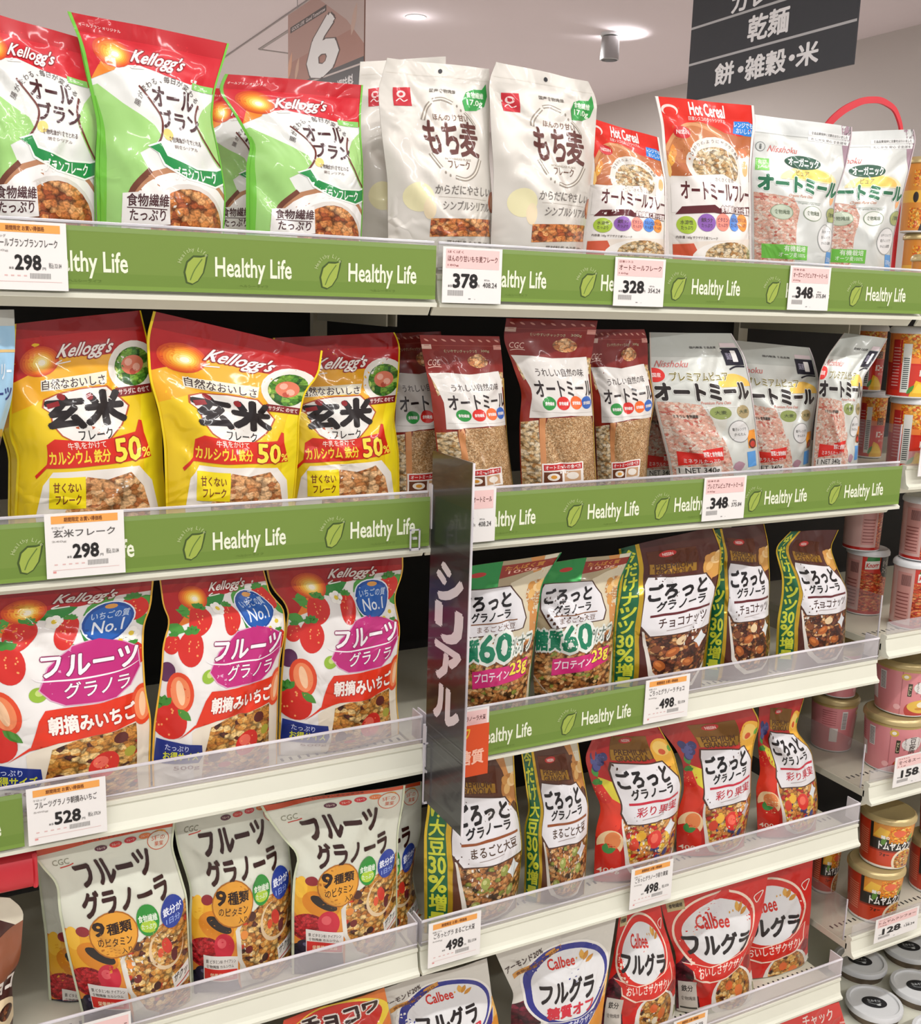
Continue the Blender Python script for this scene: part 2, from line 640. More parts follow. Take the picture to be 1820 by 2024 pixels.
    def strawberry(s, z, cx, cy, rx, ry, rot=0, cut=False, leaf=True):
        if cut:
            s.ell(z, cx, cy, rx, ry, '#e04a28', rot=rot)
            s.ell(z + .3, cx, cy, rx * .72, ry * .78, '#f08a5a', rot=rot)
            s.ell(z + .6, cx, cy, rx * .3, ry * .6, '#f6c9a0', rot=rot)
            return
        s.ell(z, cx, cy, rx, ry, '#d02a22', rot=rot)
        rr = random.Random(int(cx * 7 + cy))
        for i in range(9):
            a, q = rr.uniform(0, 6.28), rr.uniform(.1, .8)
            s.ell(z + .3, cx + rx * q * math.cos(a), cy + ry * q * math.sin(a), rx * .06, ry * .06, '#f0a060', n=6)
        if leaf:
            for k in range(5):
                a = math.radians(rot + 90 + (k - 2) * 32)
                s.leaf(z + .5, cx + math.cos(math.radians(rot + 90)) * rx * .8, cy + math.sin(math.radians(rot + 90)) * ry * .8,
                       rx * .7, rx * .22, math.degrees(a), '#3f8c34')

    def leaf(s, z, x, y, ln, wd, ang, col):
        """pointed leaf starting at (x, y)"""
        t = math.radians(ang)
        pts = []
        for q, h in ((0, 0), (.25, .8), (.55, 1), (.8, .6), (1, 0), (.8, -.6), (.55, -1), (.25, -.8)):
            a, b_ = q * ln, h * wd
            pts.append((x + a * math.cos(t) - b_ * math.sin(t), y + (a * math.sin(t) + b_ * math.cos(t)) / s.asp))
        s.poly(z, pts, col)

    # -------- cut the print along the sheet's grid so it can bend with the sheet
    def cells(s, xs, ys):
        key = (tuple(np.round(xs, 3)), tuple(np.round(ys, 3)))
        if key in s._built:
            return s._built[key]
        T = np.concatenate([l[0] for l in s.L])
        aux = np.concatenate([np.concatenate([l[1][:, None], np.repeat(np.concatenate([l[2], [l[3]]])[None], len(l[0]), 0)], 1) for l in s.L])
        for ax, lines in ((0, xs), (1, ys)):
            for c in lines:
                mn, mx = T[:, :, ax].min(1), T[:, :, ax].max(1)
                cr = (mn < c - 1e-5) & (mx > c + 1e-5)
                if not cr.any():
                    continue
                K, A = T[cr], aux[cr]
                o = np.argsort(K[:, :, ax], axis=1)
                K = np.take_along_axis(K, o[:, :, None], 1)
                a, b, d = K[:, 0], K[:, 1], K[:, 2]
                ti = ((c - a[:, ax]) / (d[:, ax] - a[:, ax]))[:, None]
                p = a + (d - a) * ti
                up = b[:, ax] > c
                den = np.where(up, b[:, ax] - a[:, ax], d[:, ax] - b[:, ax])
                s0 = np.where(up[:, None], a, b); s1 = np.where(up[:, None], b, d)
                tt = ((c - s0[:, ax]) / np.where(np.abs(den) < 1e-9, 1, den))[:, None]
                q = s0 + (s1 - s0) * np.clip(tt, 0, 1)
                n1 = np.where(up[:, None, None], np.stack([a, q, p], 1), np.stack([a, b, q], 1))
                n2 = np.where(up[:, None, None], np.stack([q, b, d], 1), np.stack([a, q, p], 1))
                n3 = np.where(up[:, None, None], np.stack([q, d, p], 1), np.stack([q, d, p], 1))
                T = np.concatenate([T[~cr], n1, n2, n3])
                aux = np.concatenate([aux[~cr], A, A, A])
        ctr = T.mean(1)
        ok = (ctr[:, 0] > xs[0]) & (ctr[:, 0] < xs[-1]) & (ctr[:, 1] > ys[0]) & (ctr[:, 1] < ys[-1])
        ar = (T[:, 1, 0] - T[:, 0, 0]) * (T[:, 2, 1] - T[:, 0, 1]) - (T[:, 1, 1] - T[:, 0, 1]) * (T[:, 2, 0] - T[:, 0, 0])
        ok &= np.abs(ar) > 1e-5
        T, aux, ar = T[ok], aux[ok], ar[ok]
        T[ar < 0] = T[ar < 0][:, ::-1]
        flat = np.concatenate([T.reshape(-1, 2), np.repeat(aux, 3, 0)], 1)
        key_ = np.round(flat * 1000).astype(np.int64)
        _, idx, inv = np.unique(key_, axis=0, return_index=True, return_inverse=True)
        U = flat[idx]
        r = dict(xy=U[:, :2], z=U[:, 2], col=U[:, 3:7], tri=inv.reshape(-1, 3), mat=aux[:, 5].astype(int))
        s._built[key] = r
        return r


INK = 0.0002


def print_flat(name, art, org, ux, uy, parent=None, base='#ffffff', inset=0.0, thick=0.0008, center=None):
    """a flat printed sheet: org = lower left corner, ux / uy = full width and height vectors"""
    org, ux, uy = map(np.asarray, (org, ux, uy))
    nrm = np.cross(ux, uy); nrm = nrm / np.linalg.norm(nrm)
    c = art.cells(np.array([0., 100.]), np.array([0., 100.]))
    V = org + np.outer(c['xy'][:, 0] / 100, ux) + np.outer(c['xy'][:, 1] / 100, uy) + np.outer((c['z'] + 1) * INK, nrm)
    q = [org, org + ux, org + ux + uy, org + uy]
    B = np.array([p + nrm * 0 for p in q] + [p - nrm * thick for p in q])
    BT = np.array([[0, 1, 2], [0, 2, 3], [4, 6, 5], [4, 7, 6], [0, 4, 5], [0, 5, 1], [1, 5, 6], [1, 6, 2], [2, 6, 7], [2, 7, 3], [3, 7, 4], [3, 4, 0]])
    # the sheet's own faces keep sharp corners
    BV = B[BT.ravel()]
    BTi = np.arange(len(BV)).reshape(-1, 3)
    fn = np.cross(BV[1::3] - BV[0::3], BV[2::3] - BV[0::3])
    fn /= np.linalg.norm(fn, axis=1, keepdims=True) + 1e-12
    BN = np.repeat(fn, 3, 0)
    n0 = len(BV)
    ctr = org if center is None else np.asarray(center)
    VV = np.concatenate([BV, V]) - ctr
    TT = np.concatenate([BTi, c['tri'] + n0])
    CC = np.concatenate([np.repeat([lin(base)], n0, 0), c['col']])
    NN = np.concatenate([BN, np.repeat(nrm[None], len(V), 0)])
    uv = np.concatenate([np.zeros((n0, 2)), c['xy'] / 100 * [1, art.asp]])
    mi = np.concatenate([np.full(len(BTi), MID[art.mat]), c['mat']])
    return fast_mesh(name, VV, TT, mi, MATLIST, uv, CC, NN, parent, None if parent and center is not None else ctr)
# ------------------------------------------------------------------ the printed fronts of the pouches
ARTS = {}


def sun(a, x, y, k=1.0):
    cols = ['#d04a1c', '#de621c', '#ea7c20', '#f29a2c', '#f8b83e', '#fcd464', '#feea9c', '#fff8e0']
    for i, c in enumerate(cols):
        q = 1 - i / 8.6
        a.ell(2 + i * .12, x + 1.2 * i * .2, y - i * .12, 14 * k * q, 8 * k * q, c)


def script_name(a, x0, x1, y0, y1, slope=0.0):
    a.T(4, "Kellogg's", x0, x1, y0, y1, '#efe9e2', 0.022, out='#8c0f18', ow=0.08, shear=.55, slope=slope)
    a.stroke(4, [(x0 + 2, y0 + .5), (x0 - 2, y0 - 1.2), (x0 + 8, y0 - .4)], .9, '#efe9e2')


def art_bran():
    a = Art(1.35); ARTS['bran'] = (a, '#e3e5e0')
    a.rect(0, -1, 101, -26, 101, '#e3e5e0')
    a.poly(1, [(-1, -26), (-1, 64), (6, 66), (22, 58), (44, 49), (48, 44), (42, 39), (30, 34), (40, 20), (40, -26)], '#9dcf78')
    a.poly(1.3, [(-1, -26), (-1, 60), (3, 60), (7, 30), (5, -26)], '#72c040')
    a.poly(1, [(101, 70), (90, 62), (81, 52), (84, 45), (96, 33), (101, 31)], '#a4d27e')
    a.poly(1, [(-1, 66), (8, 72), (22, 77), (40, 79), (60, 76), (101, 72), (101, 102), (-1, 102)], '#cf1f2c')
    a.rect(1.2, -1, 101, 91, 102, '#bb1722')
    a.poly(1.6, [(2, 68), (14, 80), (30, 82), (20, 74)], '#ee8a2a')
    sun(a, 21, 83, .95)
    script_name(a, 35, 72, 78, 87)
    a.T(3, 'オールブラン オリジナル', 4, 30, 94, 95.6, '#f2c8c4')
    a.rect(3, 80, 98, 72, 75.5, '#8ccf6a')
    a.T(3, '機能性表示', 82, 97, 72.8, 74.8, '#f0f6ea')
    a.Tarc(3, '腸が変わる、毎日が変わる。', 62, 40, 34, 150, 38, 5.0, '#43302e', ry=34)
    a.T(3, 'オール', 47, 81, 59.5, 69.5, '#42161c', .03)
    a.T(3, 'ブラン', 51, 84, 48.5, 58, '#42161c', .03)
    a.stroke(3, [(37, 68), (46, 60), (51, 54), (50, 47), (46, 41), (42, 38)], 1.5, '#6a2a20')
    a.stroke(3, [(86, 64), (82, 56), (84, 48), (92, 39), (99, 33)], 1.5, '#6a2a20')
    a.ell(2, 54, 45, 4, 3, '#ecd27a')
    a.T(3, '食物繊維が1食でとれる', 54, 82, 41.5, 44.2, '#5c4844')
    a.T(3, '朝食シリアル', 58, 78, 38.4, 40.2, '#8c7c76')
    # bowl of flakes
    a.ell(2, 62, 3, 46, 26, '#b3805c')
    a.ell(2.4, 63, 2, 42, 24.5, '#efece8')
    a.ell(2.7, 66, -2, 34, 23, '#d9d4cc')
    a.ell(3, 67, -2, 30, 20.5, mat='p_bran')
    a.stroke(2.6, [(18, 2), (24, 16), (37, 26)], 4, '#6e3c28')
    # green ribbon
    a.poly(4, [(36, 38), (47, 41), (52, 35), (75, 30), (94, 31), (101, 33), (101, 24), (90, 20.5), (66, 23), (48, 29), (44, 35)], '#f0f4ec')
    a.poly(4.4, [(37.5, 37.5), (46.5, 40), (51, 34), (75, 29), (94, 30), (101, 32), (101, 25), (90, 21.5), (66, 24), (49, 30), (45, 35)], '#1c8a44')
    a.T(5, 'ブランフレーク', 56, 92, 22.5, 29, '#f4f6f0', .02, slope=.5)
    a.poly(4, [(17, 14), (50, 17), (52, 0), (16, -3)], '#ebe8e4')
    a.T(5, '食物繊維', 20, 50, 8, 14, '#4e2c30', .02, slope=.5)
    a.T(5, 'たっぷり', 22, 48, 1, 6.5, '#4e2c30', .02, slope=.5)
    a.rect(5, 20, 49, 7, 7.5, '#4e2c30')
    a.rect(5, -1, 2.2, -26, 101, '#6fbf3c'); a.rect(5, 98.6, 101, -26, 101, '#6fbf3c')


def art_mochi():
    a = Art(1.75, 'satin'); ARTS['mochi'] = (a, '#d0ccc3')
    a.rect(0, -1, 101, -26, 101, '#d0ccc3')
    a.ell(3, 51, 95.6, 1.9, 1.3, '#26262a')
    a.poly(2, [(11, 84.5), (25, 85), (26, 74.5), (12, 74.5)], '#bb1f2c')
    a.ell(2.4, 18, 81, 3.6, 2, '#e8c8c4'); a.ell(2.7, 18, 81, 1.8, 1, '#bb1f2c')
    a.stroke(2.7, [(14, 77), (17, 78.5), (20, 77), (23, 78)], .9, '#f0dcd8')
    a.T(2, '国産食物繊維', 43, 66, 83.4, 85.6, '#6c655c')
    a.poly(2, [(73, 74), (72, 80), (76, 85), (83, 87), (92, 87.5), (96, 91), (97, 84), (94, 78), (86, 75.2)], '#2c9440')
    a.T(3, '食物繊維', 76, 93, 82, 85.4, '#dff0d8', .02); a.T(3, '17.0g', 76, 92, 77, 81, '#dff0d8', .02)
    for pts, w_ in (([(33, 67), (36, 72.5), (43, 77.5)], 3.6), ([(45, 79), (53, 80), (62, 77.8)], 3.6), ([(72, 73), (79, 69.5), (83, 66)], 2.6),
                    ([(36, 48.5), (40, 43.5), (43, 40.5)], 3.4), ([(55, 35.8), (66, 35), (77, 39), (84.5, 47)], 3.8)):
        a.stroke(2, pts, w_, '#8d8478'); a.stroke(2.3, pts, w_ * .34, '#d8d2c6')
    for x, y in ((46, 38), (50, 36.5), (66, 76.4), (69, 74)):
        a.ell(2, x, y, .8, .8, '#8d8478')
    a.T(3, 'ほんのり甘い', 43, 75, 67.5, 71.3, '#7a5c4c', .01)
    a.T(3, 'もち', 33, 63, 48.5, 66.5, '#542218', .03, shear=-.05)
    a.T(3, '麦', 65, 84, 48, 67.5, '#542218', .025)
    a.T(2, 'MOCHIMUGI FLAKE', 48, 74, 45.4, 46.6, '#b0a698')
    a.T(3, 'フレーク', 50, 72, 40.6, 45.2, '#6a4c3c', .01)
    a.T(3, 'からだにやさしい', 35, 95, 26, 31, '#6b6560', .004, slope=.6, shear=.1)
    a.rect(2, 38, 90, 24.4, 24.6, '#b8b0a4')
    a.T(3, 'シンプルシリアル', 42, 94, 17.5, 22.5, '#6b6560', .004, slope=.6, shear=.1)
    a.poly(2, [(31, 2.5), (98, 4.5), (97, 14), (31, 12.5)], mat='p_bran')
    a.ell(1.5, 99, 24, 6, 6, '#a85a34'); a.ell(1.8, 99, 24, 3.5, 4, '#c98850')
    a.ell(1, 22, 24, 12, 8, '#e2dcb0'); a.ell(1.2, 30, 18, 5, 6, '#e6d6b4')
    a.T(3, '原材料名 もち麦 180g', 46, 94, -1, 1, '#77716a')
    a.rect(1, 2, 98, 92.4, 92.8, '#cbc6bb')


def art_hot():
    a = Art(1.7); ARTS['hot'] = (a, '#e9e5df')
    a.rect(0, -1, 101, -26, 101, '#ece8e2')
    a.rect(1, 3, 98, 50, 101, '#b8683a')
    a.poly(1.4, [(3, 102), (98, 102), (98, 81), (84, 79), (66, 80), (50, 84), (38, 86), (24, 84), (3, 70)], '#df2a1c')
    a.poly(1.2, [(3, 70), (24, 84), (40, 86), (60, 80), (76, 71), (98, 72), (98, 60), (3, 58)], '#c47a48')
    a.stroke(1.6, [(3, 66), (14, 78), (30, 84), (52, 80), (74, 70), (98, 66)], 3.5, '#d99a68')
    for k, (x, y, h) in enumerate(((6, 62, 12), (10, 66, 10), (4, 56, 14))):
        a.leaf(1.8, x, y - h / 2, h * 1.6, 3.2, 82 + 8 * k, ['#f2b04a', '#e8913a', '#f5c878'][k])
    a.ell(2, 11, 92, 8, 3.6, '#e9d9d2'); a.ell(2.4, 11, 91, 6, 3, '#df2a1c')
    a.T(3, 'Hot Cereal', 31, 69, 90, 98, '#f6f1ec', .035)
    a.T(3, '日清シスコのホットシリアル', 29, 69, 86.4, 89, '#f2e4de', .01)
    a.poly(2, [(76, 80.5), (99, 79.5), (99, 87), (93, 89), (78, 88.5)], '#2f86dc')
    a.T(3, 'レンジでも', 78, 98, 84.8, 88, '#e6f0fa', .02); a.T(3, 'おいしい', 80, 97, 81, 84.2, '#e6f0fa', .02)
    a.ell(3, 20, 78, 9, 4, '#c81c22'); a.T(4, 'NISSIN', 13.5, 26.5, 76.8, 79.4, '#f4dcd8', .02)
    a.ell(2, 53, 58, 33, 18.5, '#e4dfd6')
    a.Tarc(3, 'ひまわりのようにサクサク食感', 53, 58, 30, 160, 20, 4.4, '#6c5b52', ry=15.6)
    a.ell(2.4, 53, 57, 27, 13, mat='p_oatflake')
    a.poly(2.8, [(84, 70), (97, 66), (97, 44), (82, 48)], '#f1ede6')
    a.ell(3, 91, 58, 4, 5, '#e0bc80'); a.ell(3, 89, 68, 5, 3, '#ea7a4a')
    a.poly(2.6, [(3, 27), (98, 33), (98, 50), (80, 47), (60, 53), (30, 51), (18, 50), (3, 44)], '#ece8e3')
    a.T(4, 'オートミールフレーク', 12, 106, 36, 47, '#571c20', .03, out='#f4f0ea', ow=.08)
    a.T(3, 'さくさく食感', 50, 72, 48, 50.5, '#8a7c70', .01)
    a.poly(3, [(6, 26), (12, 31), (45, 33), (50, 31), (98, 34), (98, 30), (52, 27.5), (44, 28)], '#5c1e24')
    a.T(4, '食物繊維と鉄分が豊富', 52, 96, 28.4, 32.8, '#f0e6e2', .03, out='#5c1e24', ow=.1)
    for i, (x, y, c) in enumerate(((16, 19.5, '#a7c43a'), (36, 21.5, '#9162b6'), (54, 22.2, '#f29484'), (70, 22.6, '#5c92e2'), (84, 23, '#f2953c'))):
        a.ell(3, x, y, 9.5 if i < 2 else 8, 5.6, c)
        t = ['水溶性', '鉄分', 'ビタミン', 'カルシウム', 'ビタミンD'][i]
        a.T(4, t, x - 6, x + 6, y + .3, y + 3, '#473a36' if i == 0 else '#5c4258', .01)
        a.T(4, 'たっぷり', x - 5.5, x + 5.5, y - 3, y - .6, '#473a36' if i == 0 else '#5c4258', .01)
    a.T(3, '内容量 160g ザクザク食感フレーク', 6, 48, 10.6, 12.6, '#6c625c')
    a.poly(2, [(3, 8), (98, 13), (98, -26), (3, -26)], '#e9dfd2')
    a.poly(2.3, [(3, 7), (22, 8), (30, -2), (30, -26), (3, -26)], '#cf5a3c')
    a.ell(2.6, 62, -2, 42, 12, '#f1ede6'); a.ell(3, 68, 0, 34, 10, mat='p_oatflake')
    a.rect(5, -1, 2.6, -26, 101, '#f0ece6'); a.rect(5, 97.6, 101, -26, 101, '#f0ece6')


def swoosh_name(a, txt, x0, x1, y0, y1, col='#c9706c'):
    a.T(3, txt, x0, x1, y0, y1, col, .005, shear=.4)


def art_organic():
    a = Art(1.55, 'satin'); ARTS['organic'] = (a, '#cfd2cc')
    a.rect(0, -1, 101, -26, 101, '#d3d6d1')
    a.rect(1, -1, 101, 88, 101, '#d9ddda'); a.rect(1.2, -1, 101, 88, 88.5, '#b9bcb8')
    a.poly(1, [(88, 101), (101, 101), (101, 66), (96, 76), (91, 88)], '#a58a96')
    a.rect(2, 54, 98, 90.2, 93.4, '#e9eae8'); a.T(3, '食品品質保持に注意をはらいました', 57, 96, 90.8, 92.8, '#6d6d6a')
    a.rect(2, 54, 98, 86, 89, '#e9eae8'); a.T(3, 'たしかな 安心 食生活を', 57, 96, 86.6, 88.4, '#7a7a76')
    a.ell(2, 7, 78.5, 5, 3.4, '#8a8f8c'); a.ell(2.3, 7, 78.5, 4.2, 2.8, '#d3d6d1'); a.T(3, 'i', 6.2, 7.8, 76.8, 80.2, '#6d726f', .03)
    swoosh_name(a, 'Nisshoku', 15, 44, 75.5, 80)
    a.rect(2, 3, 16, 62, 70.5, '#7ac25e'); a.T(3, '有機', 5, 14, 66, 69.5, '#dff0d4', .01); a.T(3, 'JAS', 5, 14, 63, 65.4, '#dff0d4', .01)
    a.ell(2, 62, 58, 25, 8, '#f0c766', a0=0, a1=180); a.ell(1.8, 60, 57, 34, 10, '#ead9a8', a0=0, a1=180)
    a.ell(3, 50, 69.6, 20, 4.9, '#154a34'); a.T(4, 'オーガニック', 34, 67, 66.6, 72.6, '#eef2ea', .035)
    a.T(3, 'ピュア', 42, 57, 60, 64, '#6b7a58', .0)
    a.poly(1.5, [(2, 47), (20, 46), (40, 44), (46, 36), (42, 20), (40, -20), (2, -20)], mat='p_pinkoat')
    a.T(4, 'オートミール', 6, 97, 49, 59, '#1a6844', .06, out='#e6e9e4', ow=.1, slope=-1)
    swoosh_name(a, 'Organic Pure Oats', 34, 62, 44.5, 47, '#c98a6c')
    a.rect(2, 38, 74, 42, 42.4, '#aab2a8'); a.T(3, 'Organic Pure Oats', 44, 72, 40.4, 41.8, '#9aa49a')
    for x, y, c in ((27, 34, '#b9c4ae'), (62, 34.5, '#dfe2da'), (95, 35.5, '#a9b06e')):
        a.ell(2, x, y, 12, 5.4, '#8c9a80'); a.ell(2.3, x, y, 11, 4.9, c); a.T(3, '食物繊維', x - 8, x + 8, y - 1.4, y + 1.6, '#5d6a52')
    a.ell(2, 84, 18.5, 15, 10, '#a8aba8'); a.ell(2.4, 84, 18.5, 14, 9.3, '#e8e8e6')
    for k, t in enumerate(('水やミルクで', '電子レンジで', 'かんたん調理')):
        a.T(3, t, 75, 93, 21.5 - k * 4, 23.7 - k * 4, '#6c6c6a', .006, slope=.6)
    a.rect(2, 8, 57, 1.5, 11.5, '#71c24a'); a.T(3, '有機栽培', 28, 54, 7, 11, '#e2f2d8', .02); a.T(3, 'オーツ麦100%', 24, 54, 3, 6.4, '#e2f2d8', .01)
    a.rect(2, 86, 99, -3, 9, '#5a9fe0'); a.T(3, '330g', 87.5, 98, 1, 5, '#e2eefa', .01)
    a.leaf(1.4, 90, 42, 14, 3, 70, '#f0b078')
    a.rect(5, 98.8, 101, -26, 101, '#c9b9bd'); a.rect(5, -1, .9, -26, 101, '#d8cfce')


def art_premium():
    a = Art(1.5, 'satin'); ARTS['premium'] = (a, '#c9ccc5')
    a.rect(0, -1, 101, -26, 101, '#cdd0c9')
    a.rect(1, -1, 101, 83, 101, '#b9bdb6')
    a.T(3, '国内製造 食品品質', 42, 72, 89, 90.6, '#4a4a48')
    a.rect(3, 78, 96, 90, 93, '#d8c9cc'); a.rect(3, 77, 97, 77, 89.5, '#1c1a2a')
    a.T(4, '国産', 80, 86, 81, 86, '#a8a4b8', .01); a.T(4, '1', 87, 91, 79.6, 87.4, '#f2f0ee', .02)
    a.stroke(3, [(80, 74), (88, 76), (97, 76)], 1.8, '#1c1a2a')
    swoosh_name(a, 'Nisshoku', 5, 36, 76, 80.5)
    a.ell(2, 3, 70.5, 10, 5, '#d8322c'); a.T(3, '国産', 1, 9, 69, 72, '#f6d8d4', .02)
    a.ell(2, 80, 62, 19, 9, '#efc25a', a0=0, a1=180)
    a.T(3, 'プレミアムピュア', 17, 75, 66.6, 72.6, '#7a7030', .02, out='#e4e4d8', ow=.08)
    a.poly(1.5, [(2, 52), (20, 52), (40, 50), (50, 36), (56, 24), (60, 8), (60, -20), (2, -20)], mat='p_pinkoat')
    a.poly(1.7, [(44, 50), (66, 50), (60, 34), (52, 26)], '#cfcfc6')
    a.T(4, 'オートミール', 2, 95, 53.5, 64.5, '#241c1a', .06, out='#e2e2dc', ow=.1)
    a.T(3, 'Premium Pure Oats', 40, 70, 50.5, 52.5, '#c9887a', shear=.3)
    a.stroke(2, [(40, 47.5), (60, 49), (80, 48.4)], .5, '#f2f2f0'); 
    for x, c in ((57, '#8c9a58'), (83, '#a8976c')):
        a.ell(2, x, 44.5, 11 if x < 60 else 8.5, 4.6, c); a.T(3, '大麦', x - 6, x + 6, 43.4, 46, '#4c5436')
    a.T(3, 'ミネラル 食物繊維', 12, 34, 41, 43.5, '#3c3a34', .02)
    a.ell(2, 74, 31, 12, 8, '#8c8c8a'); a.ell(2.4, 74, 31, 11.2, 7.4, '#dcdcda')
    a.T(3, '電子レンジで', 66, 82, 31.5, 33.6, '#6c6c6a'); a.T(3, 'かんたん', 68, 81, 28, 30, '#6c6c6a')
    a.rect(2, 83, 96, 18.5, 31, '#ef9a2c'); a.ell(2.5, 89.5, 21.5, 6, 3.6, '#5a2a1c', n=16); a.ell(2.8, 89.5, 21.2, 4, 2.2, '#c83a2a')
    a.rect(2, 80, 93, 5, 16, '#5a9fe0'); a.leaf(2.4, 60, 6, 16, 5, 10, '#b08a98')
    a.poly(3, [(7, 8), (50, 12), (52, 21), (30, 19), (30, 17), (8, 18)], '#dd3028'); a.T(4, '野菜と食物繊維', 30, 50, 14.5, 18, '#f8e2de', .03)
    a.T(4, 'ミネラルたっぷり', 12, 46, 10, 13, '#f8e2de', .01)
    a.rect(3, 5, 46, 0, 7, '#e4e2dc', slope=1); a.T(4, '1 NET 340g', 7, 44, 1.6, 6.4, '#3c3a38', .01, slope=1)
    a.rect(5, 98.8, 101, -26, 101, '#d8cfd2'); a.rect(5, -1, 1, -26, 101, '#c9b4a8')


def art_genmai():
    a = Art(1.42); ARTS['genmai'] = (a, '#e0b71c')
    a.rect(0, -1, 101, -26, 101, '#e6c41c')
    a.poly(.5, [(0, 80), (100, 80), (100, 64), (70, 60), (30, 62), (0, 52)], '#e9a81e')
    a.poly(.8, [(84, -26), (84, 40), (90, 56), (101, 60), (101, -26)], '#ecd61e')
    a.poly(1, [(-1, 68), (18, 74), (34, 80), (60, 78.5), (101, 79), (101, 102), (-1, 102)], '#b51a1c')
    a.rect(1.2, -1, 101, 91.5, 102, '#9c1518')
    sun(a, 19, 78.5, 1.0)
    script_name(a, 33, 72, 77.5, 86.5)
    a.ell(2, 87, 71, 19, 13.5, '#e8e4da'); a.ell(2.4, 87, 71, 14, 10, mat='p_salad'); a.ell(2.8, 87, 71.5, 8.5, 5, '#dc7a5c')
    a.ell(3, 84, 73, 3, 2, '#eeb09a', n=10); a.ell(3, 90, 70, 3, 2, '#eeb09a', n=10); a.ell(3, 87, 68, 2.6, 1.6, '#b84a34', n=10)
    a.rect(3, 72, 99, 56.6, 61, '#7c1c20'); a.T(4, 'サラダに のせて', 74, 97, 57.4, 60.2, '#f0dcd4', .02)
    a.poly(2, [(20, 63), (66, 64), (67, 70), (20, 68.5)], '#e9e4cc')
    a.T(4, '自然なおいしさ', 21, 65, 63.6, 68.6, '#4a3a34', .02, out='#ece8d8', ow=.08)
    octo = [(20, 55), (21, 59), (30, 61.5), (46, 63), (66, 63), (73, 58), (80, 52), (77, 48), (72, 43), (62, 37), (50, 34.5), (40, 35.5), (31, 40), (26, 46), (25, 52)]
    a.poly(2, octo, '#b4532a'); c = np.array([48, 49])
    a.poly(2.5, [tuple(c + (np.array(p) - c) * .955) for p in octo], '#e6e3dc')
    a.T(4, '玄', 23, 47, 44, 60, '#1e1616', .055); a.T(4, '米', 49, 75, 44.5, 60.5, '#1e1616', .055)
    a.ell(5, 33, 59.6, 2.2, 2.2, '#8c1c20', rot=60, n=12); a.ell(5, 52.5, 58.5, 2.6, 1.6, '#8c1c20', rot=-50, n=12); a.poly(5, [(23, 56.5), (31, 57.8), (32, 55.4), (24, 54)], '#8c1c20')
    a.T(4, 'フレーク', 42, 64, 37.4, 42.5, '#241c1c', .01)
    a.poly(3, [(20, 36), (26, 38.8), (50, 36.4), (80, 39), (84, 44.5), (86, 44), (86, 38), (90, 26), (70, 25), (40, 24), (18, 24), (12, 18.5), (11, 20), (18, 26)], '#d02818')
    a.T(4, '牛乳をかけて', 33, 58, 33.2, 36.6, '#f4ded0', .01)
    a.T(4, 'カルシウム', 20, 47, 26, 32.4, '#f4d43c', .03); a.T(4, '鉄分', 49, 60, 26, 32.4, '#f4d43c', .03)
    a.T(4, '50', 64, 82, 25.6, 36.6, '#f8e04c', .03, out='#a01c14', ow=.07); a.T(4, '%', 83, 89, 26.4, 31, '#f8e04c', .02)
    a.poly(2, [(12, -2), (16, 15), (22, 22), (80, 22.5), (90, 14), (94, -4), (90, -26), (14, -26)], '#e7e1d8')
    a.poly(2.5, [(30, 2), (44, 19), (58, 17), (74, 20), (83, 12), (87, 0), (84, -26), (30, -26)], mat='p_tan')
    a.rect(4, 20, 43, 3.2, 19.2, '#f0da1c'); a.T(5, '甘くない', 22.5, 40, 11.6, 16.6, '#7a3c18', .02); a.T(5, 'フレーク', 24, 40, 5.4, 10.4, '#7a3c18', .02)
    a.rect(5, -1, 1.4, -26, 101, '#f0d21c'); a.rect(5, 98.8, 101, -26, 101, '#f0d21c')


